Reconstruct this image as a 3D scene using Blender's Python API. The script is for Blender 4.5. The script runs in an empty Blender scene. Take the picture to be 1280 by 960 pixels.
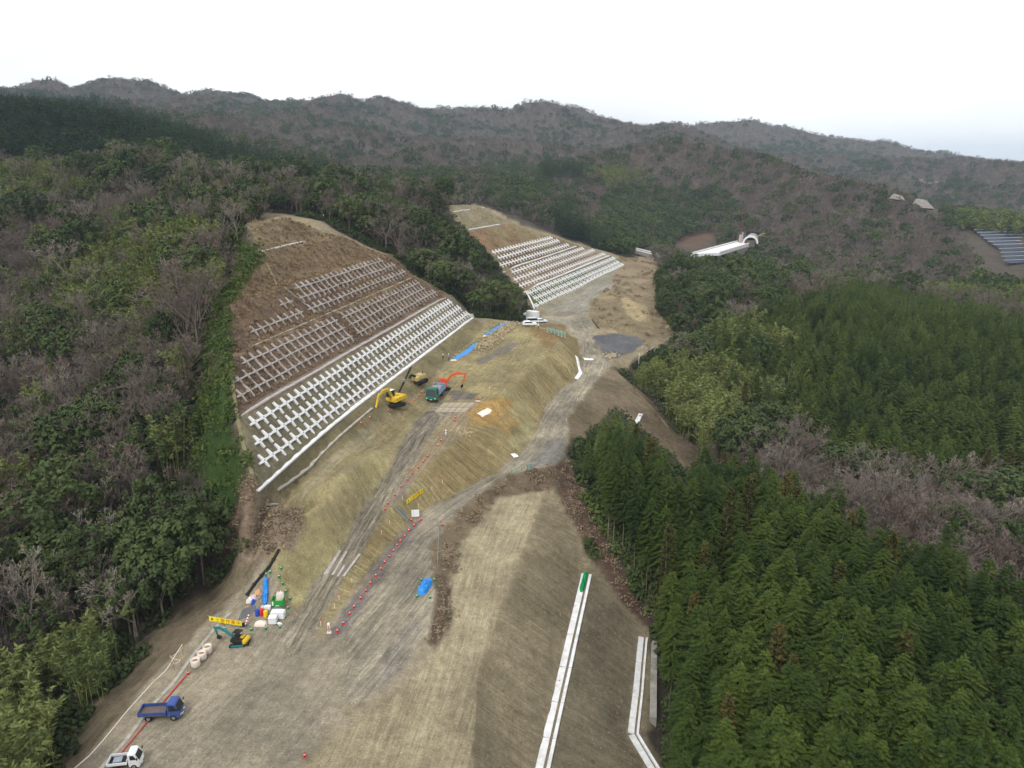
import bpy, bmesh, math, random
import numpy as np
from mathutils import Vector, Matrix
from mathutils.geometry import delaunay_2d_cdt
random.seed(7); rng = np.random.default_rng(7)
S = bpy.context.scene; COL = S.collection
PI = math.pi
# ------------------------------------------------------------------ camera
F = 900.0; PITCH = math.radians(16.7); CZ = 56.0
cam = bpy.data.cameras.new('camera'); camo = bpy.data.objects.new('camera', cam); COL.objects.link(camo)
cam.sensor_width = 36; cam.lens = 36*F/1280; cam.clip_start = 0.5; cam.clip_end = 30000
camo.location = (0, 0, CZ); camo.rotation_euler = (PI/2-PITCH, 0, 0); S.camera = camo
# ------------------------------------------------------------------ world: bright even overcast
W = bpy.data.worlds.new('World'); S.world = W; W.use_nodes = True
nt = W.node_tree; nd = nt.nodes; ln = nt.links; nd.clear()
out = nd.new('ShaderNodeOutputWorld'); bg = nd.new('ShaderNodeBackground')
sky = nd.new('ShaderNodeTexSky'); sky.sky_type = 'NISHITA'; sky.sun_disc = False
SUN_EL, SUN_AZ = math.radians(48), math.radians(205)
sky.sun_elevation = SUN_EL; sky.sun_rotation = SUN_AZ; sky.dust_density = 3.0
hs = nd.new('ShaderNodeHueSaturation'); hs.inputs['Saturation'].default_value = 0.6
bgs = nd.new('ShaderNodeMixRGB'); bgs.blend_type = 'MULTIPLY'; bgs.inputs[0].default_value = 1; bgs.inputs[2].default_value = (.10, .10, .10, 1)
tc = nd.new('ShaderNodeTexCoord'); mp = nd.new('ShaderNodeMapping'); mp.inputs['Scale'].default_value = (1.4, 1.4, 5.5)
nz = nd.new('ShaderNodeTexNoise'); nz.inputs['Scale'].default_value = 1.6; nz.inputs['Detail'].default_value = 6; nz.inputs['Roughness'].default_value = .5
cr = nd.new('ShaderNodeMapRange'); cr.inputs[1].default_value = .36; cr.inputs[2].default_value = .66; cr.inputs[3].default_value = .72; cr.inputs[4].default_value = 1.0
mx = nd.new('ShaderNodeMixRGB'); mx.inputs[2].default_value = (.985, .99, 1.0, 1)      # the cloud deck
ln.new(tc.outputs['Generated'], mp.inputs[0]); ln.new(mp.outputs[0], nz.inputs['Vector']); ln.new(nz.outputs['Fac'], cr.inputs[0])
ln.new(sky.outputs[0], hs.inputs['Color']); ln.new(hs.outputs[0], bgs.inputs[1]); ln.new(bgs.outputs[0], mx.inputs[1])
ln.new(cr.outputs[0], mx.inputs[0]); ln.new(mx.outputs[0], bg.inputs['Color']); bg.inputs['Strength'].default_value = 1.0
ln.new(bg.outputs[0], out.inputs[0])
sl = bpy.data.lights.new('sun', 'SUN'); sl.energy = 1.5; sl.angle = math.radians(11); sl.color = (1, .97, .92)
so = bpy.data.objects.new('sun', sl); COL.objects.link(so)
sd = Vector((math.sin(SUN_AZ)*math.cos(SUN_EL), math.cos(SUN_AZ)*math.cos(SUN_EL), math.sin(SUN_EL)))
so.rotation_euler = (-sd).to_track_quat('-Z', 'Y').to_euler()
S.view_settings.view_transform = 'Standard'; S.view_settings.look = 'None'; S.view_settings.gamma = 1; S.view_settings.exposure = 0.42
S.render.engine = 'CYCLES'
cy = S.cycles; cy.max_bounces = 5; cy.diffuse_bounces = 2; cy.glossy_bounces = 2; cy.transmission_bounces = 2; cy.volume_bounces = 1; cy.transparent_max_bounces = 4
cy.use_denoising = True; cy.use_adaptive_sampling = True; cy.adaptive_threshold = 0.03; cy.volume_step_rate = 4; cy.caustics_reflective = False; cy.caustics_refractive = False

# ------------------------------------------------------------------ pixels to places
cP, sP = math.cos(PITCH), math.sin(PITCH)
def ray(px, py):
    a, b = (px-640)/F, (480-py)/F
    return (a, cP+b*sP, -sP+b*cP)
def atz(px, py, z):
    d = ray(px, py); t = (z-CZ)/d[2]; return (d[0]*t, d[1]*t, z)
def atY(px, py, Y, h=0):
    d = ray(px, py); t = Y/d[1]; return (d[0]*t, Y, CZ+d[2]*t-h)
def proj(X, Y, Z):
    z = np.asarray(Z)-CZ; dep = Y*cP-z*sP; up = Y*sP+z*cP
    dep = np.where(dep < .5, .5, dep)
    return 640+F*X/dep, 480-F*up/dep, dep
class Plane:            # a graded slope: base line A-B, rising sideways at 1 : run
    def __init__(s, A, B, run):
        s.A = Vector(A); B = Vector(B); d = B-s.A; L = math.hypot(d.x, d.y)
        s.u = (d.x/L, d.y/L); s.g = d.z/L; s.n = (-s.u[1], s.u[0]); s.run = run
    def z(s, a, n): return s.A.z+a*s.g+n/s.run
    def hit(s, px, py):
        d = ray(px, py)
        ku = d[0]*s.u[0]+d[1]*s.u[1]; kn = d[0]*s.n[0]+d[1]*s.n[1]
        a0 = s.A.x*s.u[0]+s.A.y*s.u[1]; n0 = s.A.x*s.n[0]+s.A.y*s.n[1]
        t = (s.A.z-a0*s.g-n0/s.run-CZ)/(d[2]-ku*s.g-kn/s.run)
        return ku*t-a0, kn*t-n0
    def pt(s, a, n, dz=0): return (s.A.x+s.u[0]*a+s.n[0]*n, s.A.y+s.u[1]*a+s.n[1]*n, s.z(a, n)+dz)
    def px(s, px, py): return s.pt(*s.hit(px, py))
FS = Plane(atz(320, 607, 13), atz(592, 398, 13), 7.45/6.5)
BS = Plane((9, 263, 7), (53, 350, 13), 1.2)
# ------------------------------------------------------------------ survey: break lines of the ground
lines = []
def Lz(*p): lines.append([atz(*q) for q in p])
def Lw(*p): lines.append(list(p))
# front cut slope: five tiers with level berms between
fs_left = [(320, 607), (295, 522), (287, 448), (300, 392), (327, 315), (312, 276)]
fs_right = [(593, 397), (574, 375), (547, 368), (500, 328), (420, 288), (352, 267)]
TN = 7.45
for i in range(6):
    al = FS.hit(*fs_left[i])[0]; ar = FS.hit(*fs_right[i])[0]
    n0 = TN*i; z0 = 13+6.5*i
    k = 5
    for dn in ((0, 1.3) if i < 5 else (0,)):
        Lw(*[(FS.A.x+FS.u[0]*a+FS.n[0]*(n0+dn), FS.A.y+FS.u[1]*a+FS.n[1]*(n0+dn), z0) for a in np.linspace(al, ar, k)])
bs_left = [(672, 384), (656, 363), (630, 338), (613, 316), (583, 288), (565, 266)]
bs_right = [(779, 327), (763, 319), (738, 309), (700, 297), (640, 277), (607, 259)]
for i in range(6):
    (a0, n0), (a1, n1) = BS.hit(*bs_left[i]), BS.hit(*bs_right[i])
    for dn in ((0, 1.2) if 0 < i < 5 else (0,)):
        Lw(*[BS.pt(a0+(a1-a0)*t, n0+(n1-n0)*t+dn, -dn/BS.run if dn else 0) for t in np.linspace(0, 1, 5)])
Lw(BS.px(560, 256), BS.px(585, 255))
# bench below the front slope
Lz((334, 612, 12.2), (470, 508, 12.0), (597, 402, 12.2))
Lz((345, 626, 10.6), (430, 562, 10.0), (505, 505, 9.6), (560, 455, 10.3), (605, 408, 11.8))
Lz((372, 632, 9.8), (440, 583, 9.4), (497, 548, 9.0), (512, 528, 8.6))                    # top of the yellow bank
Lz((340, 640, 9.6), (362, 640, 9.6), (372, 632, 9.8))
# ramp
Lz((345, 800, .2), (370, 767, .4), (404, 718, 1.2), (426, 687, 2), (449, 646, 3.2), (478, 600, 4.8), (501, 555, 6.3), (526, 520, 7.8))
Lz((388, 798, .1), (407, 765, .5), (430, 719, 1.3), (450, 692, 2), (470, 660, 3), (482, 633, 3.8), (503, 600, 5), (540, 539, 7), (563, 512, 8))
Lz((541, 503, 8.2), (560, 480, 8.6), (600, 470, 9), (575, 440, 10), (620, 440, 10.2), (560, 500, 8.2), (598, 500, 8.4))
# fill slope crest and foot, mound
Lz((495, 629, 4.4), (511, 607, 5.2), (544, 571, 6.3), (572, 545, 7.2), (584, 520, 8), (603, 504, 8.6), (622, 502, 8.8), (645, 478, 9.0), (668, 456, 9.2), (690, 440, 9.4), (703, 428, 9.3), (692, 414, 10.3), (667, 407, 12), (640, 402, 12.2), (612, 402, 12), (605, 408, 11.8))
Lz((430, 755, .2), (475, 693, .7), (525, 640, 1.0), (571, 616, 1.3), (620, 589, 1.6), (649, 567, 1.8), (668, 542, 2), (682, 507, 2.4), (701, 486, 2.6), (722, 470, 2.9), (728, 452, 3.4))
Lz((452, 712, 1.0), (490, 655, 2.2))
Lz((628, 540, 5.2), (655, 505, 5.6), (640, 520, 6.2))
Lz((690, 465, 6.2), (712, 452, 6.5))
# haul road, right edge; car park
Lz((430, 900, 0), (470, 830, .1), (500, 770, .4), (540, 690, .8), (562, 650, 1), (622, 601, 1.4), (666, 586, 1.6), (691, 585, 1.6), (706, 555, 1.8), (709, 522, 2.2), (747, 473, 2.8), (765, 458, 3))
Lz((738, 470, 2.9), (745, 430, 3.6), (728, 408, 4.2), (700, 398, 4.6), (668, 405, 4.5), (662, 396, 4.8), (690, 392, 5), (712, 388, 5.2))
Lw(atz(655, 402, 5.0), atz(640, 398, 6), atz(612, 398, 8), (-14, 220, 12))
# pad, second hill, gravel ramp to the back slope
Lz((741, 420, 3.7), (770, 416, 3.7), (800, 422, 3.6), (806, 432, 3.4), (770, 446, 3.2))
Lz((738, 374, 7.2), (755, 362, 8.6), (772, 362, 9.5), (800, 385, 6.5), (812, 405, 4.5), (845, 418, 3))
Lz((735, 392, 6.2), (748, 410, 4.6), (765, 412, 4.4), (790, 412, 4.6))
Lz((712, 386, 5.4), (716, 376, 6.2), (705, 378, 6.6), (676, 388, 6.4))
Lz((760, 350, 9.3), (740, 358, 8.4), (722, 366, 7.4), (690, 380, 7.0))
Lw(atY(790, 345, 330), atY(815, 350, 310), atY(818, 385, 270), atY(830, 410, 245))
Lw(atY(790, 322, 385), atY(820, 322, 400), atY(830, 335, 350))
# lower terrace and the stepped embankment at right
Lz((683, 613, -.8), (655, 690, -1.2), (625, 770, -1.5), (600, 850, -1.7), (592, 960, -2))
Lz((683, 613, -.8), (620, 621, -.6), (575, 680, -.9), (560, 735, -1), (563, 775, -.9), (540, 822, -.5), (500, 862, -.1), (405, 935, -.2), (390, 990, -.2))
Lz((544, 690, .7), (547, 750, .5), (538, 792, .3), (500, 840, .1))
for o in ((0, 0), (13, 0)):
    Lz((727+o[0], 717, -6.6), (711+o[0], 790, -7.2), (693+o[0], 870, -7.6), (670+o[0]*1.3, 960, -8), (655+o[0]*1.3, 1040, -8.3))
for o in (0, 20):
    Lz((796+o, 796, -12.6), (791+o, 860, -12.7), (783+o, 918, -12.9), (806+o, 960, -13), (830+o, 1040, -13.4))
Lz((700, 622, -1.2), (722, 668, -4), (752, 718, -6.8), (775, 752, -9.2), (812, 790, -12.4))
Lz((838, 800, -13.5), (834, 870, -15.5), (832, 960, -16))
# yard, left edge and the gully beyond
Lz((78, 985, .2), (95, 960, .2), (150, 895, .2), (200, 840, .2), (250, 785, .4), (290, 742, .7), (335, 697, 1.2))
Lz((300, 960, 0), (300, 850, 0), (370, 850, 0), (340, 770, .4))
Lz((335, 697, 1.2), (365, 690, 2), (380, 660, 5.5))
Lw((-48, 62, -2.2), (-45, 75, -2.4), (-43.5, 86, -1.5), (-41, 93, 1.5))
Lw((-58, 45, -7), (-58, 60, -6.5), (-56, 75, -6), (-54, 88, -4), (-52, 100, 2))
Lw((-47, 99, 8.5), (-50, 107, 15), (-50, 115, 21))
Lw((-44, 45, 0), (-20, 40, -.5), (0, 40, -2.2), (8, 40, -8.4), (20, 40, -14), (30, 40, -18))
# natural ground: (pixel of the tree tops, distance, tree height)
nat = [(0, 700, 85, 7), (0, 500, 130, 9), (0, 350, 200, 9), (0, 210, 290, 10), (150, 185, 290, 10), (250, 205, 275, 10), (300, 228, 255, 9), (400, 238, 245, 10), (480, 243, 275, 10), (530, 240, 320, 8),
       (150, 300, 200, 9), (150, 450, 135, 8), (240, 450, 122, 6), (225, 340, 165, 8), (285, 300, 170, 4), (150, 600, 100, 8), (60, 640, 95, 8), (60, 420, 160, 9), (60, 260, 240, 9),
       (0, 125, 430, 12), (75, 128, 425, 12), (150, 142, 420, 12), (260, 182, 430, 12), (330, 200, 440, 11), (430, 222, 450, 10), (0, 190, 350, 12), (200, 197, 360, 11), (330, 214, 380, 10), (480, 232, 430, 10),
       (560, 300, 250, 10), (600, 350, 245, 10), (500, 300, 225, 10), (640, 370, 262, 7), (450, 270, 222, 10),
       (640, 250, 450, 8), (700, 280, 430, 9), (760, 300, 440, 9), (800, 300, 470, 8), (720, 240, 550, 8), (640, 215, 650, 8), (560, 212, 700, 8), (800, 270, 560, 8), (840, 290, 540, 8), (860, 265, 640, 8),
       (100, 150, 1150, 8), (200, 170, 1000, 8), (300, 180, 1000, 8), (400, 190, 900, 8), (500, 185, 1000, 8), (600, 182, 1050, 8), (700, 188, 1050, 8), (800, 205, 900, 8), (480, 215, 760, 8), (380, 205, 800, 8),
       (20, 123, 1500, 8), (90, 110, 1500, 8), (150, 115, 1550, 8), (200, 125, 1550, 8), (285, 124, 1300, 8), (330, 135, 1350, 8), (400, 143, 1500, 8), (460, 140, 1900, 8), (520, 151, 1500, 8), (560, 156, 1400, 8), (620, 150, 1500, 8), (695, 143, 1500, 8), (740, 160, 1700, 8), (800, 165, 1950, 8), (900, 165, 2000, 8), (980, 168, 2000, 8), (1060, 178, 1900, 8), (1110, 194, 1800, 8), (1160, 206, 1700, 8), (1280, 232, 1600, 8),
       (850, 185, 1500, 8), (950, 190, 1400, 8), (1050, 205, 1300, 8), (1000, 212, 1000, 8), (1120, 225, 1100, 8), (1200, 232, 1200, 8), (1280, 250, 1000, 8), (1200, 255, 800, 8), (1280, 268, 760, 8),
       (870, 206, 800, 8), (940, 204, 740, 8), (1000, 206, 700, 8), (1060, 225, 660, 8), (1120, 250, 620, 8), (1180, 275, 570, 8), (1000, 260, 560, 8), (1080, 290, 500, 8), (1000, 330, 400, 8), (1100, 340, 370, 9), (1180, 330, 420, 8), (1235, 330, 430, 7), (1200, 365, 330, 9), (940, 320, 430, 9), (890, 330, 400, 9), (1280, 345, 380, 6),
       (850, 345, 280, 11), (900, 340, 300, 10), (960, 348, 280, 11), (1050, 355, 260, 12), (1130, 368, 225, 14), (1220, 385, 205, 14), (1280, 402, 190, 14), (1280, 500, 155, 14), (1180, 480, 170, 14), (1080, 470, 175, 14), (1000, 420, 195, 13), (920, 410, 210, 12), (860, 440, 215, 11), (950, 480, 180, 12), (1100, 560, 150, 13), (1280, 590, 136, 13),
       (900, 530, 160, 9), (960, 560, 150, 7), (1000, 600, 138, 6), (1100, 625, 126, 6), (1200, 650, 112, 6), (1280, 690, 100, 6), (860, 480, 185, 11), (810, 470, 195, 9), (930, 640, 124, 8),
       (900, 590, 102, 18), (830, 560, 110, 18), (760, 525, 117, 18.5), (1000, 645, 92, 18), (1100, 695, 82, 18), (1200, 742, 75, 18), (1290, 785, 70, 18), (900, 750, 76, 18), (1000, 850, 62, 18), (1000, 950, 52, 18), (1280, 950, 46, 18), (870, 900, 62, 17), (1150, 850, 58, 18),
       (1150, 197, 4500, 0), (1190, 195, 4500, 0), (1240, 201, 4500, 0), (1300, 210, 4500, 0), (1080, 200, 4600, 0), (1280, 222, 3000, 0), (1200, 214, 2900, 0)]
pts = [atY(*q) for q in nat]
# right bank below the car park
pts += [atz(790, 480, 1.0), atz(770, 500, 0.5), atz(800, 520, -4), atz(840, 545, -8), atz(880, 575, -11), atz(760, 490, 1.5), atz(740, 520, 0), atz(735, 545, -1), atz(815, 450, 2.0), atz(845, 430, 2.5)]
pts += [atz(720, 575, -1.5), atz(712, 600, -2)]
# the country beyond the frame
for x, y, z in [(-300, -150, 30), (-90, -60, 4), (0, -150, -14), (90, -60, -20), (300, -150, -10), (90, 20, -18), (-90, 20, 0), (-160, 80, 22), (-260, 200, 55), (-400, 420, 110), (-330, 0, 60), (160, 80, -12), (260, 150, 2), (420, 300, -2), (240, 40, -8), (600, 500, 0),
                (-2600, 1500, 150), (-2600, -300, 80), (2600, -300, 10), (2600, 1500, 20), (-7000, 9000, 60), (7000, 9000, 30), (0, 9000, 60), (-7000, -400, 60), (7000, -400, 20), (0, -400, -10), (-1500, 900, 150), (1500, 900, 10), (900, 600, 2), (-900, 700, 120), (0, 3200, 90), (-1800, 3200, 110), (1500, 3000, 30), (-7000, 4000, 80), (7000, 4000, 60), (-600, 2500, 110)]:
    pts.append((x, y, z))
V = []; E = []
for l in lines:
    b = len(V); V += l; E += [(b+i, b+i+1) for i in range(len(l)-1)]
V += pts
V = [tuple(map(float, v)) for v in V]
r = delaunay_2d_cdt([Vector(v[:2]) for v in V], E, [], 0, 1e-4)
VA = np.array(V); tv = np.zeros((len(r[0]), 3))
for i, (p, o) in enumerate(zip(r[0], r[3])):
    tv[i, :2] = p[:2]
    if o: tv[i, 2] = np.mean([V[k][2] for k in o])
    else:
        d = np.hypot(VA[:, 0]-p[0], VA[:, 1]-p[1]); k = np.argsort(d)[:4]; w = 1/(d[k]+.1); tv[i, 2] = (VA[k, 2]*w).sum()/w.sum()
def axis(lo, hi, segs, cap, g=1.07):
    a = []
    x = segs[0][0]
    for (s, e, h) in segs:
        x = s
        while x < e-1e-6: a.append(x); x += h
    up = [segs[-1][1]]; h = segs[-1][2]
    while up[-1] < hi: h = min(h*g, cap(up[-1])); up.append(up[-1]+h)
    dn = [segs[0][0]]; h = segs[0][2]
    while dn[-1] > lo: h = min(h*g, cap(dn[-1])); dn.append(dn[-1]-h)
    return np.array(dn[:0:-1]+a+up)
GX = axis(-6500, 6500, [(-110, -52, 1.2), (-52, 44, .6), (44, 80, 1.0)], lambda x: max(2.5, abs(x)*.026), 1.08)
GY = axis(-380, 8500, [(44, 135, .6), (135, 260, .8), (260, 380, 1.4)], lambda y: max(2.5, abs(y)*.016), 1.06)
NX, NY = len(GX), len(GY)
XX, YY = np.meshgrid(GX, GY)          # [iy, ix]
H = np.full(XX.shape, np.nan)
for f in r[2]:
    for j in range(1, len(f)-1):
        a, b, c = tv[f[0]], tv[f[j]], tv[f[j+1]]
        x0, x1 = min(a[0], b[0], c[0]), max(a[0], b[0], c[0]); y0, y1 = min(a[1], b[1], c[1]), max(a[1], b[1], c[1])
        i0, i1 = np.searchsorted(GX, x0), np.searchsorted(GX, x1, 'right'); k0, k1 = np.searchsorted(GY, y0), np.searchsorted(GY, y1, 'right')
        if i0 >= i1 or k0 >= k1: continue
        px_, py_ = XX[k0:k1, i0:i1], YY[k0:k1, i0:i1]
        D = (b[1]-c[1])*(a[0]-c[0])+(c[0]-b[0])*(a[1]-c[1])
        if abs(D) < 1e-9: continue
        l1 = ((b[1]-c[1])*(px_-c[0])+(c[0]-b[0])*(py_-c[1]))/D; l2 = ((c[1]-a[1])*(px_-c[0])+(a[0]-c[0])*(py_-c[1]))/D; l3 = 1-l1-l2
        m = (l1 > -1e-6) & (l2 > -1e-6) & (l3 > -1e-6)
        sub = H[k0:k1, i0:i1]; sub[m] = (l1*a[2]+l2*b[2]+l3*c[2])[m]
H[np.isnan(H)] = 20
# ------------------------------------------------------------------ noise helpers
def vnoise(x, y, seed):
    x = np.asarray(x, float); y = np.asarray(y, float)
    xi = np.floor(x).astype(np.int64); yi = np.floor(y).astype(np.int64); fx = x-xi; fy = y-yi
    fx = fx*fx*fx*(fx*(fx*6-15)+10); fy = fy*fy*fy*(fy*(fy*6-15)+10)
    def h(a, b):
        n = (a*374761393+b*668265263+seed*974634777) & 0xffffffff
        n = ((n ^ (n >> 13))*1274126177) & 0xffffffff
        return ((n ^ (n >> 16)) & 0xffff)/65535.0
    return (h(xi, yi)*(1-fx)+h(xi+1, yi)*fx)*(1-fy)+(h(xi, yi+1)*(1-fx)+h(xi+1, yi+1)*fx)*fy
def fbm(x, y, seed, oct=4, g=.5):
    s = 0; a = 1; t = 0
    for o in range(oct):
        s = s+a*(vnoise(x*2**o, y*2**o, seed+o*17)-.5); t += a; a *= g
    return s/t*2
def ridged(x, y, seed, oct=4):
    s = 0; a = 1; t = 0
    for o in range(oct):
        s = s+a*(1-2*np.abs(vnoise(x*2**o, y*2**o, seed+o*31)-.5)); t += a; a *= .5
    return s/t
def blur(A, n):
    for _ in range(n):
        B = np.pad(A, 1, mode='edge'); A = (B[1:-1, :-2]+2*B[1:-1, 1:-1]+B[1:-1, 2:])/4
        B = np.pad(A, 1, mode='edge'); A = (B[:-2, 1:-1]+2*B[1:-1, 1:-1]+B[2:, 1:-1])/4
    return A
# ------------------------------------------------------------------ the ground as a height field
def hsamp(A, x, y):
    i = np.clip(np.searchsorted(GX, x, 'right')-1, 0, NX-2); k = np.clip(np.searchsorted(GY, y, 'right')-1, 0, NY-2)
    fx = (x-GX[i])/(GX[i+1]-GX[i]); fy = (y-GY[k])/(GY[k+1]-GY[k])
    return (A[k, i]*(1-fx)+A[k, i+1]*fx)*(1-fy)+(A[k+1, i]*(1-fx)+A[k+1, i+1]*fx)*fy
TY = np.concatenate([np.arange(20, 420, .25), np.geomspace(420, 6000, 900)])
def G(px, py, dz=0):
    d = ray(px, py); t = TY/d[1]; x = d[0]*t; z = CZ+d[2]*t
    g = hsamp(H, x, TY); w = np.nonzero(z <= g)[0]
    if not len(w): k = len(TY)-1; return Vector((x[k], TY[k], g[k]))
    k = max(1, w[0]); a = (z[k-1]-g[k-1]); b = (z[k]-g[k]); f = a/(a-b) if a != b else 0
    Y = TY[k-1]+(TY[k]-TY[k-1])*f; X = d[0]*Y/d[1]
    return Vector((X, Y, float(hsamp(H, np.array([X]), np.array([Y]))[0])+dz))
def gz(x, y): return float(hsamp(H, np.array([float(x)]), np.array([float(y)]))[0])
def wpoly(pp): return np.array([G(*p)[:2] for p in pp])
def pip(P, x, y):
    ins = np.zeros(x.shape, bool); n = len(P)
    for i in range(n):
        (x0, y0), (x1, y1) = P[i], P[(i+1) % n]
        c = ((y0 > y) != (y1 > y))
        with np.errstate(divide='ignore', invalid='ignore'):
            ins ^= c & (x < (x1-x0)*(y-y0)/(y1-y0)+x0)
    return ins
def pdist(P, x, y, closed=True):
    d = np.full(x.shape, 1e9); n = len(P)
    for i in range(n if closed else n-1):
        a, b = P[i], P[(i+1) % n]; e = b-a; L = e@e+1e-9
        t = np.clip(((x-a[0])*e[0]+(y-a[1])*e[1])/L, 0, 1)
        d = np.minimum(d, np.hypot(x-a[0]-t*e[0], y-a[1]-t*e[1]))
    return d
def pcoord(P, x, y):           # (along, signed across) of a polyline
    best = np.full(x.shape, 1e9); al = np.zeros(x.shape); ac = np.zeros(x.shape); s = 0
    for i in range(len(P)-1):
        a, b = P[i], P[i+1]; e = b-a; L = math.sqrt(e@e)+1e-9
        t = np.clip(((x-a[0])*e[0]+(y-a[1])*e[1])/(L*L), 0, 1)
        d = np.hypot(x-a[0]-t*e[0], y-a[1]-t*e[1]); m = d < best
        sg = np.sign((x-a[0])*e[1]-(y-a[1])*e[0])
        best = np.where(m, d, best); al = np.where(m, s+t*L, al); ac = np.where(m, d*sg, ac); s += L
    return al, ac
SITE_PX = [(85, 960), (150, 890), (255, 775), (335, 690), (350, 640), (318, 612), (292, 525), (284, 450), (296, 395), (322, 320), (308, 280), (330, 266), (355, 267), (420, 288), (500, 328), (547, 366), (575, 374), (597, 398), (655, 402), (668, 390), (656, 364), (630, 338), (613, 316), (583, 288), (560, 258), (590, 254), (607, 259), (640, 277), (700, 297), (738, 309), (779, 324), (818, 323), (818, 350), (818, 390), (835, 410), (848, 418), (800, 445), (770, 460), (880, 570), (860, 587), (770, 505), (745, 530), (716, 545), (690, 590), (695, 612), (745, 715), (812, 790), (820, 860), (812, 918), (835, 960), (820, 1060), (60, 1060)]
SITE = wpoly(SITE_PX)
dsite = pdist(SITE, XX, YY); dsite[pip(SITE, XX, YY)] = 0
sm = np.clip(dsite/12, 0, 1)                       # 0 on the site, 1 in the hills
far = np.clip((np.hypot(XX, YY)-380)/700, 0, 1); far = far*far*(3-2*far)
H1 = blur(H, 2); H2 = blur(H, 14)
H = H1*(1-sm)+H2*sm
wob = 40*fbm(XX/330, YY/330, 5, 2)
rid = .6*ridged((XX+wob)/520, (YY+wob)/430, 11, 1)+.4*ridged((XX+wob)/170, (YY-wob)/170, 14, 2)-.56
H += sm*(1-far)*1.1*fbm(XX/26, YY/26, 3, 3)+sm*far*(125*rid+8*fbm(XX/90, YY/90, 9, 3))*np.clip(1.35-np.hypot(XX, YY)/5200, .35, 1)
H += (1-sm)*(.10*fbm(XX/5, YY/5, 21, 3)+.025*fbm(XX/3.2, YY/3.2, 22, 2))
# ------------------------------------------------------------------ zones of bare ground
def lin(c): return np.array([((v/255+.055)/1.055)**2.4 if v > 10 else v/3294 for v in c])
KA = 1.02
def grey(c): return None if c is None else tuple((v+.13*(sum(c)/3-v))*1.04 for v in c)
col = np.empty(XX.shape+(3,)); col[:] = lin((80, 73, 65))*KA
flow = np.zeros(XX.shape+(3,)); zone = np.zeros(XX.shape, int)
patchn = fbm(XX/9, YY/9, 41, 4)
ZN = ['ground']
def Z(name, poly, c, soft=.8, guide=None, mode='down', st=.5, c2=None, world=False, amt=1):
    P = np.array(poly) if world else wpoly(poly)
    k0, k1 = np.searchsorted(GY, P[:, 1].min()-4), np.searchsorted(GY, P[:, 1].max()+4); i0, i1 = np.searchsorted(GX, P[:, 0].min()-4), np.searchsorted(GX, P[:, 0].max()+4)
    sl_ = (slice(k0, k1), slice(i0, i1)); x, y = XX[sl_], YY[sl_]
    ins = pip(P, x, y); d = pdist(P, x, y)*np.where(ins, 1, -1)+soft*.9*fbm(x/3.4, y/3.4, 77, 2)
    w = np.clip(d/(soft*.55)+.5, 0, 1)*amt
    c = grey(c); c2 = grey(c2); cc = lin(c)*KA
    if c2 is not None:
        f = np.clip(.5+1.6*patchn[sl_], 0, 1)[..., None]; cc = cc*(1-f)+lin(c2)*KA*f
    col[sl_] = col[sl_]*(1-w[..., None])+cc*w[..., None]
    if guide is not None:
        al, ac = pcoord(np.array(guide) if world else wpoly(guide), x, y)
        v = np.stack([al, ac, np.full(x.shape, st)], -1) if mode == 'down' else np.stack([ac, al, np.full(x.shape, st)], -1)
        flow[sl_] = np.where(ins[..., None], v, flow[sl_])
    elif name: flow[sl_] = np.where(ins[..., None], 0*flow[sl_], flow[sl_])
    if name:
        if name not in ZN: ZN.append(name)
        zone[sl_] = np.where(ins, ZN.index(name), zone[sl_])
    return P
FP = lambda a, n: (FS.A.x+FS.u[0]*a+FS.n[0]*n, FS.A.y+FS.u[1]*a+FS.n[1]*n)
trackL = [(345, 800), (370, 767), (404, 718), (426, 687), (449, 646), (478, 600), (501, 555), (526, 520), (545, 503)]
trackR = [(375, 825), (388, 798), (407, 765), (430, 719), (450, 692), (470, 660), (482, 633), (503, 600), (540, 539), (563, 512)]
footL = [(430, 755), (475, 693), (525, 640), (571, 616), (620, 589), (649, 567), (668, 542), (682, 507), (701, 486), (722, 470), (728, 452)]
crest = [(388, 798), (407, 765), (430, 719), (450, 692), (470, 660), (484, 635), (495, 629), (511, 607), (544, 571), (572, 545), (584, 520), (603, 504), (622, 502), (645, 478), (668, 456), (690, 440), (703, 428)]
haulR = [(765, 456), (747, 473), (709, 522), (706, 555), (691, 585), (666, 586), (622, 601), (562, 650), (540, 690), (547, 750), (538, 792), (500, 840), (430, 900)]
haulC = [(250, 1000), (330, 880), (400, 810), (470, 735), (520, 670), (575, 630), (640, 590), (680, 555), (700, 515), (728, 475), (738, 450), (735, 425), (715, 400), (690, 397)]
edgeT = [(683, 613), (655, 690), (625, 770), (600, 850), (592, 960), (590, 1040)]
terrL = [(385, 1040), (390, 960), (405, 935), (500, 862), (540, 822), (563, 775), (560, 735), (575, 680), (620, 621)]
Z(None, SITE, (136, 124, 98), 1.0, world=True)
Z('forest_edge_path', [(50, 1000), (120, 880), (225, 750), (300, 695), (335, 690), (340, 700), (290, 745), (250, 788), (200, 843), (150, 898), (95, 965)], (116, 104, 82), 1.2, [(70, 985), (150, 890), (250, 780), (335, 695)], 'along', .35, (98, 86, 66))
Z('weedy_slope', [(300, 296), (316, 305), (330, 335), (322, 372), (296, 400), (284, 450), (292, 525), (318, 612), (300, 635), (262, 640), (240, 590), (238, 520), (250, 450), (270, 380), (292, 330)], (52, 74, 32), 1.5, None, '', 0, (70, 66, 44))
Z('cleared_slope', [(256, 662), (300, 618), (345, 630), (374, 640), (380, 662), (362, 692), (335, 700), (300, 690)], (140, 122, 102), 1, None, '', 0, (104, 82, 68))
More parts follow.
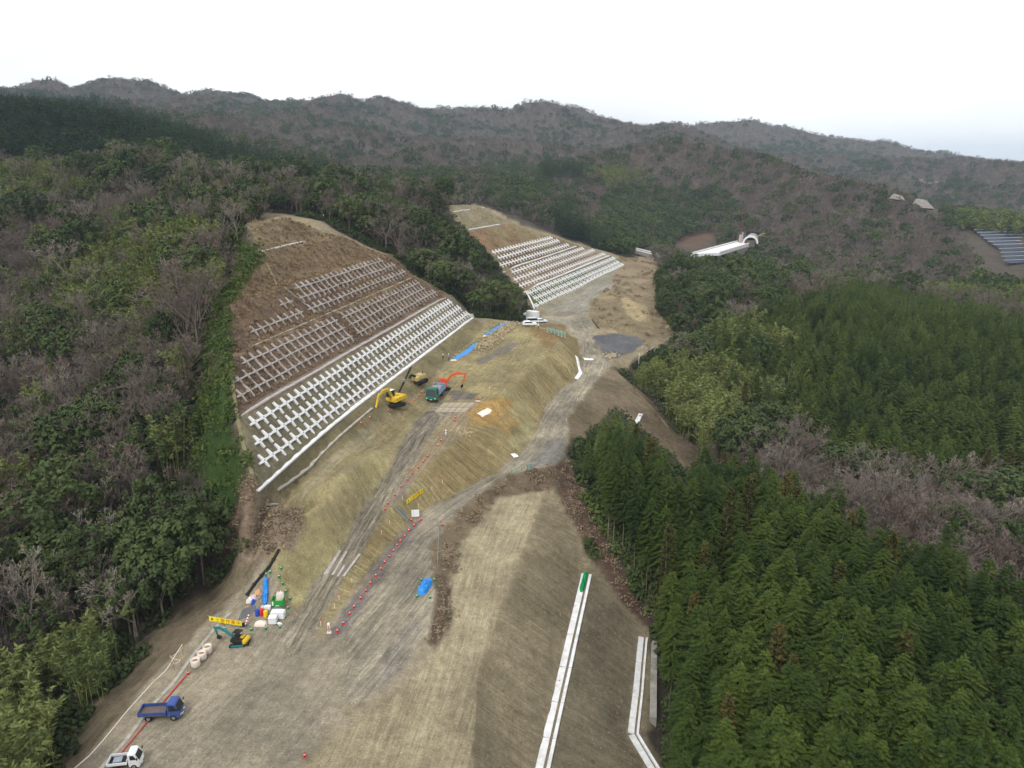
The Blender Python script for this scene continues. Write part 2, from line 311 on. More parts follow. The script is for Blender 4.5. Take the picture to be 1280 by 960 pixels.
Z('cleared_slope', [(690, 588), (712, 572), (722, 600), (765, 690), (812, 785), (775, 752), (722, 668), (698, 620)], (92, 70, 58), 1, None, '', 0, (112, 98, 78))
Z('embankment', [(747, 473), (765, 458), (800, 445), (772, 462), (880, 568), (862, 590), (770, 508), (745, 533), (716, 560), (709, 522)], (118, 104, 84), 1.2, [(720, 560), (790, 470)], 'down', .4, (104, 92, 70))
Z('clearing', [(775, 322), (820, 321), (820, 350), (820, 385), (838, 410), (852, 418), (806, 434), (770, 366), (755, 352)], (122, 106, 84), 1.5, None, '', 0, (138, 122, 94))
Z('spoil_hill', [(735, 374), (755, 362), (774, 361), (818, 386), (850, 418), (806, 432), (800, 422), (770, 414), (748, 410), (735, 394)], (138, 124, 92), 1.0, [(740, 410), (800, 415)], 'down', .35, (122, 108, 82))
Z('yard', [(60, 1040), (85, 975), (95, 960), (150, 895), (200, 840), (250, 785), (290, 742), (335, 697), (355, 720), (370, 767), (388, 798), (412, 800), (430, 755), (475, 693), (520, 700), (500, 770), (470, 830), (430, 900), (385, 960), (380, 1040)], (148, 137, 115), 1.2, [(150, 1000), (300, 850), (400, 720)], 'along', .3, (134, 125, 107))
Z('yard', [(538, 788), (570, 790), (545, 826), (500, 866), (408, 940), (392, 965), (388, 1045), (370, 1045), (380, 960), (428, 895), (498, 835)], (146, 134, 110), 1.2, None, '', 0, (132, 121, 98))
Z('haul_road', footL+[(722, 425), (705, 405), (668, 406), (656, 398), (690, 391), (712, 387), (735, 394), (744, 420), (748, 440)]+haulR, (152, 142, 121), .9, haulC, 'along', .6, (124, 117, 102))
Z('gravel_ramp', [(678, 390), (700, 381), (712, 374), (738, 357), (760, 349), (772, 358), (755, 364), (738, 376), (733, 394), (712, 389)], (140, 134, 120), 1, [(690, 388), (725, 374), (765, 353)], 'along', .6)
Z('slope_foot', [(676, 386), (779, 328), (762, 350), (740, 357), (712, 372), (700, 381), (680, 389)], (128, 124, 106), .8)
Z('asphalt_pad', [(741, 420), (770, 416), (800, 422), (806, 430), (790, 440), (768, 449), (757, 452), (752, 440), (746, 430)], (88, 88, 91), .7, None, '', 0, (96, 95, 96))
Z('terrace', edgeT+terrL, (156, 144, 114), 1.0, [(640, 620), (600, 700), (560, 830), (500, 1000)], 'along', .4, (144, 132, 104))
Z('bank', [(622, 601), (666, 586), (700, 590), (698, 614), (683, 613), (620, 621), (575, 680), (560, 735), (563, 775), (545, 812), (530, 806), (538, 792), (547, 750), (540, 690), (562, 650)], (96, 82, 66), .8, None, '', 0, (124, 108, 84))
Z('fill_slope', [(683, 613), (700, 622), (722, 668), (750, 716), (727, 717), (711, 790), (693, 870), (670, 960), (650, 1040), (590, 1040), (592, 960), (600, 850), (625, 770), (655, 690)], (138, 126, 100), .7, edgeT, 'down', .35, (118, 108, 84))
Z('fill_slope', [(740, 717), (752, 718), (775, 752), (812, 790), (796, 796), (791, 860), (783, 918), (806, 960), (830, 1040), (665, 1040), (687, 960), (706, 870), (724, 790)], (124, 114, 92), .7, [(740, 717), (724, 790), (706, 870), (687, 960)], 'down', .3, (110, 102, 82))
Z('platform', [(345, 626), (430, 562), (505, 505), (560, 455), (605, 407), (640, 401), (667, 406), (692, 414), (703, 428), (690, 440), (668, 456), (645, 478), (622, 502), (603, 504), (584, 520), (563, 512), (541, 503), (526, 520), (512, 528), (497, 548), (440, 583), (372, 632), (362, 640), (340, 640)], (146, 133, 92), .9, [(360, 632), (500, 510), (620, 405)], 'along', .4, (128, 116, 82))
Z('cut_slope', [(320, 607), (592, 398), (600, 402), (605, 408), (505, 505), (430, 562), (345, 626)], (128, 118, 82), .8, [(345, 620), (600, 405)], 'down', .3, (112, 102, 72))
Z('fill_slope', crest+footL[::-1], (146, 133, 92), .8, crest, 'down', .6, (132, 116, 78))
Z('platform', [(484, 635), (495, 629), (511, 607), (544, 571), (572, 545), (584, 520), (603, 504), (590, 500), (563, 510), (540, 539), (503, 600), (482, 633)], (126, 116, 104), .8, [(490, 630), (540, 560), (590, 502)], 'along', .5, (138, 124, 96))
Z('mound_back', [(667, 406), (692, 414), (703, 428), (728, 452), (722, 425), (705, 405), (668, 405)], (120, 104, 70), .8)
Z('bank', [(372, 632), (440, 583), (497, 548), (512, 528), (526, 520), (501, 555), (478, 600), (449, 646), (426, 687), (404, 718), (370, 767), (352, 722), (335, 697), (365, 690), (380, 660)], (156, 146, 100), .8, [(372, 632), (440, 583), (512, 528)], 'down', .3, (142, 130, 92))
Z('site_track', trackL+[(590, 501)]+trackR[::-1], (138, 129, 110), .7, [((a[0]+b[0])/2, (a[1]+b[1])/2) for a, b in zip(trackL, trackR)], 'along', 1.0, (124, 116, 100))
tiercol = [((124, 116, 92), (108, 102, 80)), ((98, 80, 68), (112, 92, 76)), ((96, 78, 66), (110, 90, 72)), ((122, 102, 78), (112, 94, 72)), ((128, 114, 88), (118, 104, 76))]
for i in range(5):
    al, ar = FS.hit(*fs_left[i])[0], FS.hit(*fs_right[i])[0]; bl, br = FS.hit(*fs_left[i+1])[0], FS.hit(*fs_right[i+1])[0]
    Z('cut_slope', [FP(al, TN*i), FP(ar, TN*i), FP(br, TN*(i+1)), FP(bl, TN*(i+1))], tiercol[i][0], .9, [FP(al, TN*i), FP(ar, TN*i)], 'down', .3, tiercol[i][1], True)
btc = [((84, 96, 54), (104, 104, 72)), ((136, 118, 94), (122, 104, 84)), ((104, 78, 60), (116, 108, 76)), ((130, 118, 86), (128, 102, 74)), ((136, 124, 98), (126, 116, 90))]
for i in range(5):
    q = [BS.px(*bs_left[i]), BS.px(*bs_right[i]), BS.px(*bs_right[i+1]), BS.px(*bs_left[i+1])]
    Z('back_cut_slope', [p[:2] for p in q], btc[i][0], 1.0, [q[0][:2], q[1][:2]], 'down', .3, btc[i][1], True)
# patches inside the zones
Z(None, [(662, 408), (690, 413), (702, 428), (690, 440), (674, 425)], (126, 100, 58), 2, amt=.8)
Z(None, [(584, 515), (603, 503), (640, 502), (625, 522), (612, 532), (590, 528)], (158, 122, 62), 1.2, amt=.75)
Z(None, [(598, 502), (622, 502), (650, 530), (640, 548), (615, 530)], (164, 132, 76), 1.5, amt=.6)
Z(None, [(655, 530), (668, 528), (660, 546), (640, 560), (638, 545)], (168, 164, 120), 1.5, amt=.5)
Z(None, [(595, 450), (640, 426), (648, 430), (620, 448), (600, 456)], (112, 104, 94), 1, amt=.9)
Z(None, [(430, 760), (475, 700), (515, 652), (530, 650), (490, 700), (450, 765), (430, 792), (412, 800)], (108, 102, 98), 1, amt=.9)
Z(None, [(655, 585), (690, 550), (706, 548), (702, 565), (690, 584)], (116, 113, 108), 1.2, amt=.8)
Z(None, [(470, 840), (515, 770), (530, 780), (505, 835), (480, 870)], (118, 112, 104), 1.5, amt=.6)
Z(None, [(562, 490), (578, 488), (597, 493), (590, 500), (568, 500)], (100, 94, 88), .6, amt=.9)
Z(None, [(400, 580), (450, 545), (475, 530), (470, 545), (430, 575), (395, 605), (372, 622)], (158, 148, 118), 1.5, amt=.5)
Z(None, [(552, 560), (600, 530), (590, 545), (560, 570)], (118, 110, 106), 1, amt=.0)
Z(None, [(800, 380), (818, 390), (800, 402), (780, 392), (778, 372)], (172, 154, 112), 1.5, amt=.6)
Z(None, [(668, 386), (656, 364), (664, 372), (676, 384)], (44, 74, 28), .8, amt=.9)
Z(None, [(812, 285), (842, 302), (860, 312), (890, 300), (895, 285), (870, 290)], (98, 76, 60), 3, amt=.8)
# ------------------------------------------------------------------ materials
def mat(name, c, rough=.8, spec=.3, metal=0, nscale=0, namt=.15, bump=0, dirt=None):
    m = bpy.data.materials.new(name); m.use_nodes = True; t = m.node_tree; b = t.nodes['Principled BSDF']
    L = lin(c) if max(c) > 1.01 else np.array(c)
    b.inputs['Base Color'].default_value = (*L, 1); b.inputs['Roughness'].default_value = rough; b.inputs['Metallic'].default_value = metal
    b.inputs['Specular IOR Level'].default_value = spec
    if nscale:
        tc = t.nodes.new('ShaderNodeTexCoord'); n = t.nodes.new('ShaderNodeTexNoise'); n.inputs['Scale'].default_value = nscale; n.inputs['Detail'].default_value = 5
        r_ = t.nodes.new('ShaderNodeMapRange'); r_.inputs[1].default_value = .3; r_.inputs[2].default_value = .7; r_.inputs[3].default_value = 1-namt; r_.inputs[4].default_value = 1+namt*.6
        x = t.nodes.new('ShaderNodeMixRGB'); x.blend_type = 'MULTIPLY'; x.inputs[0].default_value = 1; x.inputs[1].default_value = (*L, 1)
        t.links.new(tc.outputs['Object'], n.inputs['Vector']); t.links.new(n.outputs['Fac'], r_.inputs[0]); t.links.new(r_.outputs[0], x.inputs[2])
        o = x.outputs[0]
        if dirt is not None:
            n2 = t.nodes.new('ShaderNodeTexNoise'); n2.inputs['Scale'].default_value = nscale*.45; n2.inputs['Detail'].default_value = 7; n2.inputs['Roughness'].default_value = .65
            r2 = t.nodes.new('ShaderNodeMapRange'); r2.inputs[1].default_value = .52; r2.inputs[2].default_value = .7; r2.inputs[4].default_value = dirt[3] if len(dirt) > 3 else .6
            y = t.nodes.new('ShaderNodeMixRGB'); y.inputs[2].default_value = (*lin(dirt[:3]), 1)
            t.links.new(tc.outputs['Object'], n2.inputs['Vector']); t.links.new(n2.outputs['Fac'], r2.inputs[0]); t.links.new(r2.outputs[0], y.inputs[0]); t.links.new(o, y.inputs[1]); o = y.outputs[0]
        t.links.new(o, b.inputs['Base Color'])
        if bump:
            bp = t.nodes.new('ShaderNodeBump'); bp.inputs['Strength'].default_value = bump; bp.inputs['Distance'].default_value = .05
            t.links.new(n.outputs['Fac'], bp.inputs['Height']); t.links.new(bp.outputs[0], b.inputs['Normal'])
    return m
def earth_mat():
    m = bpy.data.materials.new('earth'); m.use_nodes = True; t = m.node_tree; b = t.nodes['Principled BSDF']; N = t.nodes.new; K = t.links.new
    b.inputs['Roughness'].default_value = .95; b.inputs['Specular IOR Level'].default_value = .15
    ca = N('ShaderNodeAttribute'); ca.attribute_name = 'soil'; fl = N('ShaderNodeAttribute'); fl.attribute_name = 'flow'
    geo = N('ShaderNodeNewGeometry'); sx = N('ShaderNodeSeparateXYZ'); K(fl.outputs['Vector'], sx.inputs[0])
    def noise(scale, det=5, rough=.55, vec=None, lo=.3, hi=.7, a=.8, c=1.2):
        n = N('ShaderNodeTexNoise'); n.inputs['Scale'].default_value = scale; n.inputs['Detail'].default_value = det; n.inputs['Roughness'].default_value = rough
        K(vec or geo.outputs['Position'], n.inputs['Vector']); r_ = N('ShaderNodeMapRange'); r_.inputs[1].default_value = lo; r_.inputs[2].default_value = hi; r_.inputs[3].default_value = a; r_.inputs[4].default_value = c
        K(n.outputs['Fac'], r_.inputs[0]); return n, r_.outputs[0]
    def mul(a, bb, f=1.0):
        x = N('ShaderNodeMixRGB'); x.blend_type = 'MULTIPLY'; x.inputs[0].default_value = f; K(a, x.inputs[1]); K(bb, x.inputs[2]); return x.outputs[0]
    n1, o1 = noise(.16, 6, .6, a=.78, c=1.2); n2, o2 = noise(.9, 7, .72, lo=.34, hi=.66, a=.76, c=1.2); n3, o3 = noise(4.5, 4, .75, lo=.34, hi=.66, a=.76, c=1.22)
    c = mul(mul(mul(ca.outputs['Color'], o1), o2), o3)
    # pale and dark stones
    vo = N('ShaderNodeTexVoronoi'); vo.inputs['Scale'].default_value = 2.3; vo.inputs['Randomness'].default_value = 1; K(geo.outputs['Position'], vo.inputs['Vector'])
    lt = N('ShaderNodeMath'); lt.operation = 'LESS_THAN'; lt.inputs[1].default_value = .17; K(vo.outputs['Distance'], lt.inputs[0])
    sv = N('ShaderNodeSeparateColor'); K(vo.outputs['Color'], sv.inputs[0]); gt = N('ShaderNodeMath'); gt.operation = 'GREATER_THAN'; gt.inputs[1].default_value = .80; K(sv.outputs[0], gt.inputs[0])
    mm = N('ShaderNodeMath'); mm.operation = 'MULTIPLY'; K(lt.outputs[0], mm.inputs[0]); K(gt.outputs[0], mm.inputs[1])
    st = N('ShaderNodeMixRGB'); st.blend_type = 'MIX'; K(mm.outputs[0], st.inputs[0]); K(c, st.inputs[1]); tint = N('ShaderNodeMixRGB'); tint.blend_type = 'MULTIPLY'; tint.inputs[0].default_value = 1; tint.inputs[2].default_value = (1.6, 1.6, 1.62, 1); K(c, tint.inputs[1]); K(tint.outputs[0], st.inputs[2]); c = st.outputs[0]
    # ruts along the tracks, rills down the banks
    cx = N('ShaderNodeCombineXYZ'); mu = N('ShaderNodeMath'); mu.operation = 'MULTIPLY'; mu.inputs[1].default_value = .06; K(sx.outputs[0], cx.inputs[0]); K(sx.outputs[1], mu.inputs[0]); K(mu.outputs[0], cx.inputs[1])
    n4, o4 = noise(1.9, 5, .62, cx.outputs[0], .38, .62, .58, 1.30)
    n5, o5 = noise(.45, 2, .5, cx.outputs[0], .35, .65, .86, 1.12)
    n6, o6 = noise(4.6, 2, .5, cx.outputs[0], .42, .58, .8, 1.14)
    rt = mul(mul(o4, o5), o6); x = N('ShaderNodeMixRGB'); x.blend_type = 'MULTIPLY'; K(sx.outputs[2], x.inputs[0]); K(c, x.inputs[1]); K(rt, x.inputs[2]); c = x.outputs[0]
    K(c, b.inputs['Base Color'])
    ad = N('ShaderNodeMath'); ad.operation = 'ADD'; K(n2.outputs['Fac'], ad.inputs[0]); K(n3.outputs['Fac'], ad.inputs[1])
    m4 = N('ShaderNodeMath'); m4.operation = 'MULTIPLY_ADD'; K(n4.outputs['Fac'], m4.inputs[0]); K(sx.outputs[2], m4.inputs[1]); K(ad.outputs[0], m4.inputs[2])
    bp = N('ShaderNodeBump'); bp.inputs['Strength'].default_value = .8; bp.inputs['Distance'].default_value = .25; K(m4.outputs[0], bp.inputs['Height']); K(bp.outputs[0], b.inputs['Normal'])
    return m
EARTH = earth_mat()
# ------------------------------------------------------------------ the ground sheet, cut along its zones
def tag(o, label=None, cat=None, group=None, kind=None):
    if label: o['label'] = label
    if cat: o['category'] = cat
    if group: o['group'] = group
    if kind: o['kind'] = kind
    return o
def build_ground():
    vid = np.arange(NX*NY).reshape(NY, NX)
    q = np.stack([vid[:-1, :-1], vid[:-1, 1:], vid[1:, 1:], vid[1:, :-1]], -1).reshape(-1, 4)
    fz = zone.ravel()[q].max(1)
    P = np.stack([XX, YY, H], -1).reshape(-1, 3); C = col.reshape(-1, 3); FL = flow.reshape(-1, 3)
    for i, nme in enumerate(ZN):
        qq = q[fz == i]
        if not len(qq): continue
        used, inv = np.unique(qq, return_inverse=True); inv = inv.reshape(-1, 4).astype(np.int32)
        me = bpy.data.meshes.new(nme); nv, nf = len(used), len(qq)
        me.vertices.add(nv); me.vertices.foreach_set('co', P[used].astype(np.float32).ravel())
        me.loops.add(nf*4); me.loops.foreach_set('vertex_index', inv.ravel()); me.polygons.add(nf)
        me.polygons.foreach_set('loop_start', np.arange(0, nf*4, 4, dtype=np.int32)); me.polygons.foreach_set('loop_total', np.full(nf, 4, np.int32))
        me.update(); me.validate()
        a = me.attributes.new('soil', 'FLOAT_COLOR', 'POINT'); a.data.foreach_set('color', np.concatenate([C[used], np.ones((nv, 1))], 1).astype(np.float32).ravel())
        a = me.attributes.new('flow', 'FLOAT_VECTOR', 'POINT'); a.data.foreach_set('vector', FL[used].astype(np.float32).ravel())
        me.shade_smooth(); me.materials.append(EARTH)
        o = bpy.data.objects.new(nme, me); COL.objects.link(o); tag(o, kind='structure')
build_ground()
# ------------------------------------------------------------------ trees
def leafmat(name, c1, c2, rough=.8, pos=.05, spec=.08):
    m = bpy.data.materials.new(name); m.use_nodes = True; t = m.node_tree; b = t.nodes['Principled BSDF']; N = t.nodes.new; K = t.links.new
    oi = N('ShaderNodeObjectInfo'); geo = N('ShaderNodeNewGeometry'); n = N('ShaderNodeTexNoise'); n.inputs['Scale'].default_value = pos; n.inputs['Detail'].default_value = 3; K(geo.outputs['Position'], n.inputs['Vector'])
    a = N('ShaderNodeMath'); a.operation = 'MULTIPLY_ADD'; a.inputs[1].default_value = .55; K(oi.outputs['Random'], a.inputs[0])
    s = N('ShaderNodeMapRange'); s.inputs[1].default_value = .3; s.inputs[2].default_value = .7; s.inputs[3].default_value = 0; s.inputs[4].default_value = .45; K(n.outputs['Fac'], s.inputs[0]); K(s.outputs[0], a.inputs[2])
    x = N('ShaderNodeMixRGB'); x.inputs[1].default_value = (*lin(c1), 1); x.inputs[2].default_value = (*lin(c2), 1); K(a.outputs[0], x.inputs[0])
    n2 = N('ShaderNodeTexNoise'); n2.inputs['Scale'].default_value = 1.3; n2.inputs['Detail'].default_value = 2; K(geo.outputs['Position'], n2.inputs['Vector'])
    r2 = N('ShaderNodeMapRange'); r2.inputs[1].default_value = .3; r2.inputs[2].default_value = .7; r2.inputs[3].default_value = .72; r2.inputs[4].default_value = 1.28; K(n2.outputs['Fac'], r2.inputs[0])
    y = N('ShaderNodeMixRGB'); y.blend_type = 'MULTIPLY'; y.inputs[0].default_value = 1; K(x.outputs[0], y.inputs[1]); K(r2.outputs[0], y.inputs[2])
    K(y.outputs[0], b.inputs['Base Color']); b.inputs['Roughness'].default_value = rough; b.inputs['Specular IOR Level'].default_value = spec
    return m
M_HIN = leafmat('cypress_leaf', (31, 49, 22), (76, 90, 37)); M_HIN2 = leafmat('hill_cypress_leaf', (44, 62, 30), (92, 104, 48)); M_CED = leafmat('cedar_leaf', (52, 62, 34), (92, 84, 46)); M_EVG = leafmat('evergreen_leaf', (42, 55, 35), (84, 96, 56))
M_BAM = leafmat('bamboo_leaf', (84, 98, 52), (126, 132, 80)); M_BAR = leafmat('bare_twig', (96, 86, 79), (130, 119, 110), .9); M_BRK = leafmat('bark', (92, 82, 72), (128, 118, 104), .9)
M_FARC = leafmat('far_conifer_leaf', (40, 58, 34), (66, 84, 46)); M_WEED = leafmat('weed_leaf', (54, 74, 36), (98, 110, 58), pos=.2); M_DRY = leafmat('dry_grass', (122, 102, 80), (158, 138, 106), .9, .2); M_BAM2 = leafmat('olive_bamboo_leaf', (80, 94, 54), (118, 124, 74)); M_SLASH = leafmat('dead_brush', (104, 88, 72), (164, 148, 122), .9, .5); M_BARL = leafmat('pale_twig', (110, 102, 94), (144, 135, 125), .9)
M_CUL = leafmat('bamboo_culm', (112, 124, 66), (150, 152, 96)); M_BARER = leafmat('reddish_twig', (104, 89, 81), (132, 116, 107), .9)
M_DEAD = leafmat('bleached_wood', (176, 170, 158), (200, 194, 184), .9); M_RED = leafmat('russet_leaf', (150, 96, 66), (168, 112, 78))
R3 = np.random.default_rng(11)
class TM:
    def __init__(s): s.v = []; s.f = []; s.n = 0
    def quads(s, c, a, b):        # centres c, half axes a, b (n,3)
        c, a, b = map(np.atleast_2d, (c, a, b)); n = len(c)
        s.v.append(np.stack([c-a-b*.35, c-a*.1+b*-1, c+a, c-a*.1+b], 1).reshape(-1, 3))
        s.f.append(np.arange(n*4).reshape(n, 4)+s.n); s.n += n*4
    def strip(s, p0, p1, r0, r1):   # 3-sided tapered limbs
        p0, p1 = np.atleast_2d(p0), np.atleast_2d(p1); n = len(p0); r0 = np.broadcast_to(r0, n)[:, None]; r1 = np.broadcast_to(r1, n)[:, None]
        d = p1-p0; d = d/(np.linalg.norm(d, axis=1, keepdims=True)+1e-9)
        ref = np.where(np.abs(d[:, 2:3]) > .9, [[1., 0, 0]], [[0, 0, 1.]]); a = np.cross(d, ref); a /= np.linalg.norm(a, axis=1, keepdims=True)+1e-9; b = np.cross(d, a)
        vs = []
        for p, r_ in ((p0, r0), (p1, r1)):
            for k in range(3): vs.append(p+r_*(a*math.cos(k*2.094)+b*math.sin(k*2.094)))
        s.v.append(np.stack(vs, 1).reshape(-1, 3)); base = (np.arange(n)*6)[:, None]+s.n
        for k in range(3):
            k2 = (k+1) % 3; s.f.append(np.concatenate([base+k, base+k2, base+3+k2, base+3+k], 1))
        s.n += n*6
    def mesh(s, name, m):
        v = np.concatenate(s.v); f = np.concatenate(s.f).astype(np.int32); me = bpy.data.meshes.new(name); nf = len(f)
        me.vertices.add(len(v)); me.vertices.foreach_set('co', v.astype(np.float32).ravel()); me.loops.add(nf*4); me.loops.foreach_set('vertex_index', f.ravel()); me.polygons.add(nf)
        me.polygons.foreach_set('loop_start', np.arange(0, nf*4, 4, dtype=np.int32)); me.polygons.foreach_set('loop_total', np.full(nf, 4, np.int32)); me.update(); me.materials.append(m); return me
def unit(v): return v/(np.linalg.norm(v, axis=-1, keepdims=True)+1e-9)
def trunk_mesh(name, h, r, m, lean=.02, seg=6):
    t = TM(); p = np.zeros((seg+1, 3)); p[:, 2] = np.linspace(-1.2, h, seg+1); p[:, :2] = np.cumsum(R3.normal(0, lean*h/seg, (seg+1, 2)), 0); p[0, :2] = p[1, :2]
    rr = np.linspace(r, r*.25, seg+1); t.strip(p[:-1], p[1:], rr[:-1], rr[1:]); return t.mesh(name, m)
def hinoki(name, m, nb=190, nl=10, lo=.36, R=1.95, h=17, droop=.35, w=.11, ll=.33):
    t = TM()
    for i in range(nb):
        f = (i+R3.random())/nb; z = h*(lo+(1-lo)*f); L = R*(1-f**2.6)**.7*R3.uniform(.72, 1.12)+.2
        if f < .12: L *= .7+2.5*f
        an = i*2.39996+R3.normal(0, .25); d = np.array([math.cos(an), math.sin(an), R3.uniform(-.05, .28)]); sd_ = np.array([-math.sin(an), math.cos(an), R3.normal(0, .15)])
        k = np.arange(nl); s = (.25+.75*(k+.6)/nl)
        ax = np.array([0, 0, z])+d*(L*s)[:, None]; ax[:, 2] -= droop*L*s**2*.55
        wd = (ll*(1.15-.75*s)*(.6+.4*L/R))[:, None]
        for sg in (-1, 1):
            dirv = unit(d*.75+sg*sd_*.8+np.array([0, 0, -.25])+R3.normal(0, .16, (nl, 3)))
            nrm = unit(np.cross(dirv, np.array([0, 0, 1.]))+R3.normal(0, .2, (nl, 3)))
            t.quads(ax+dirv*wd*.7, dirv*wd, nrm*wd*.34)
    z = np.linspace(h*.9, h*1.01, 7); c = np.stack([z*0, z*0, z], 1); dv = unit(R3.normal(0, .3, (7, 3))+[0, 0, .8]); t.quads(c, dv*.3, unit(R3.normal(0, 1, (7, 3)))*.12)
    return t.mesh(name, m)
def cedar(name, m, h=17, R=1.5, nb=110):
    t = TM()
    for i in range(nb):
        f = (i+R3.random())/nb; z = h*(.25+.75*f); L = R*(1-f)**.7*R3.uniform(.7, 1.1)+.15; an = i*2.39996+R3.normal(0, .3)
        c0 = np.array([math.cos(an)*L, math.sin(an)*L, z-.2*L]); n = 16
        dirs = unit(R3.normal(0, 1, (n, 3))*[1, 1, .8]+np.array([math.cos(an), math.sin(an), .55])); sc = R3.uniform(.16, .34, (n, 1))
        t.quads(c0+dirs*sc*.9-np.array([math.cos(an), math.sin(an), 0])*R3.uniform(0, L*.5, (n, 1)), dirs*sc, unit(np.cross(dirs, R3.normal(0, 1, (n, 3))))*sc*.4)
    return t.mesh(name, m)
def evergreen(name, m, h=10, R=3.2, nc=46, nq=44, q=.24, low=.28, flat=.62):
    t = TM(); cs = []
    for i in range(nc):
        u = 1-1.75*(i+.5)/nc; an = i*2.39996+R3.normal(0, .3); rr = math.sqrt(max(0, 1-u*u)); k = R3.uniform(.6, 1.08)
        c = np.array([rr*math.cos(an)*R*k, rr*math.sin(an)*R*k, h*(low+(1-low)*.5)+u*R*flat*1.45*k]); cs.append(c)
        cr_ = R3.uniform(.55, 1.05)*R/3.2
        d = unit(R3.normal(0, 1, (nq, 3))+[0, 0, .7]+unit(c-np.array([0, 0, h*.5]))*.7); p = c+d*cr_*R3.uniform(.55, 1.1, (nq, 1))
        la = unit(np.cross(d, R3.normal(0, 1, (nq, 3)))+d*.3); lb = unit(np.cross(d, la)+d*.0)
        sc = q*R3.uniform(.7, 1.3, (nq, 1)); t.quads(p, la*sc, lb*sc*.6)
    return t.mesh(name, m)
def limb_tree(name, m, h=10, R=3.4, lv=5, kids=(6, 5, 5, 4, 4), upright=.55, tw=.018, r0=.16, taper=.55, jit=.5):
    t = TM(); cur = [(np.array([0, 0, -1.]), np.array([0, 0, h*.36]), r0)]
    t.strip([cur[0][0]], [cur[0][1]], r0, r0*.75)
    fr = [(cur[0][1], np.array([0, 0, 1.]), r0*.75, h*.34)]
    for l in range(lv):
        nx = []; P0 = []; P1 = []; A = []; B = []
        for (p, d, r_, L) in fr:
            for k in range(kids[l]):
                an = R3.uniform(0, 2*PI); sp = R3.uniform(.35, 1.0)*(1.15 if l < 2 else 1.0)
                ref = np.array([1., 0, 0]) if abs(d[2]) > .8 else np.array([0, 0, 1.]); a = unit(np.cross(d, ref)); b = np.cross(d, a)
                nd_ = unit(d*(1.0-.25*sp)+sp*.9*(a*math.cos(an)+b*math.sin(an))+np.array([0, 0, upright*.35]))
                ln_ = L*R3.uniform(.6, 1.1); st = p-d*L*R3.uniform(0, .45) if l else p-np.array([0, 0, R3.uniform(0, h*.12)])
                e = st+nd_*ln_; rr = max(r_*.58, tw*.6); P0.append(st); P1.append(e); A.append(rr); B.append(max(rr*.5, tw*.45)); nx.append((e, nd_, rr*.6, ln_*taper))
        if l < lv-1 and l < 3: t.strip(np.array(P0), np.array(P1), np.array(A), np.array(B))
        else:
            P0, P1 = np.array(P0), np.array(P1); d = P1-P0; L_ = np.linalg.norm(d, axis=1, keepdims=True); b = unit(np.cross(d, R3.normal(0, 1, d.shape)))*tw
            t.quads((P0+P1)/2, d/2, b)
        fr = nx
    return t.mesh(name, m)
def bamboo(name, m, h=11, n=12, nl=80, spread=2.0, q=.34):
    t = TM()
    for i in range(n):
        b0 = R3.normal(0, .9, 3); b0[2] = 0; an = R3.uniform(0, 2*PI); out_ = np.array([math.cos(an), math.sin(an), 0])*spread*R3.uniform(.4, 1.1); hh = h*R3.uniform(.75, 1.05)
        s = R3.uniform(.28, 1, nl)**.8; p = b0+out_*(s**2.2)[:, None]; p[:, 2] = hh*(s-.17*s**4)
        tg = unit(out_*(2.2*s**1.2)[:, None]/hh+np.array([0, 0, 1.])*(1-.68*s**3)[:, None])
        sd_ = unit(R3.normal(0, 1, (nl, 3))*[1, 1, .35]); wdt = (.95*(1-s)**.6+.18)[:, None]
        p = p+sd_*wdt*R3.uniform(.1, 1, (nl, 1))+np.array([0, 0, -.25])*wdt
        d = unit(sd_*.8+tg*.7+[0, 0, -.35]); sc = q*R3.uniform(.7, 1.35, (nl, 1)); t.quads(p, d*sc, unit(np.cross(d, R3.normal(0, 1, (nl, 3))))*sc*.27)
    return t.mesh(name, m)
def culms(name, m, h=11, n=9):
    t = TM()
    for i in range(n):
        b0 = R3.normal(0, .9, 3); b0[2] = -1; e = b0+R3.normal(0, .5, 3); e[2] = h*.72; t.strip([b0], [e], .05, .03)
    return t.mesh(name, m)
def tuft(name, m, n=14, h=.7, r=.35, w=.05):
    t = TM(); an = R3.uniform(0, 2*PI, n); d = unit(np.stack([np.cos(an)*.6, np.sin(an)*.6, R3.uniform(.5, 1.2, n)], 1)); b0 = np.stack([np.cos(an)*r*R3.uniform(0, 1, n), np.sin(an)*r*R3.uniform(0, 1, n), np.full(n, -.05)], 1)
    L = h*R3.uniform(.5, 1.1, (n, 1)); t.quads(b0+d*L/2, d*L/2, unit(np.cross(d, [0, 0, 1.]))*w); return t.mesh(name, m)
def sticks(name, m, n=10, L=.8, w=.035):
    t = TM(); an = R3.uniform(0, 2*PI, n); d = unit(np.stack([np.cos(an), np.sin(an), R3.uniform(-.1, .5, n)], 1)); c = np.stack([R3.normal(0, .5, n), R3.normal(0, .5, n), R3.uniform(0, .35, n)], 1)
    L_ = L*R3.uniform(.4, 1.1, (n, 1)); t.quads(c, d*L_/2, unit(np.cross(d, [0, 0, 1.])+R3.normal(0, .4, (n, 3)))*w*R3.uniform(.6, 2, (n, 1))); return t.mesh(name, m)
NV = 4
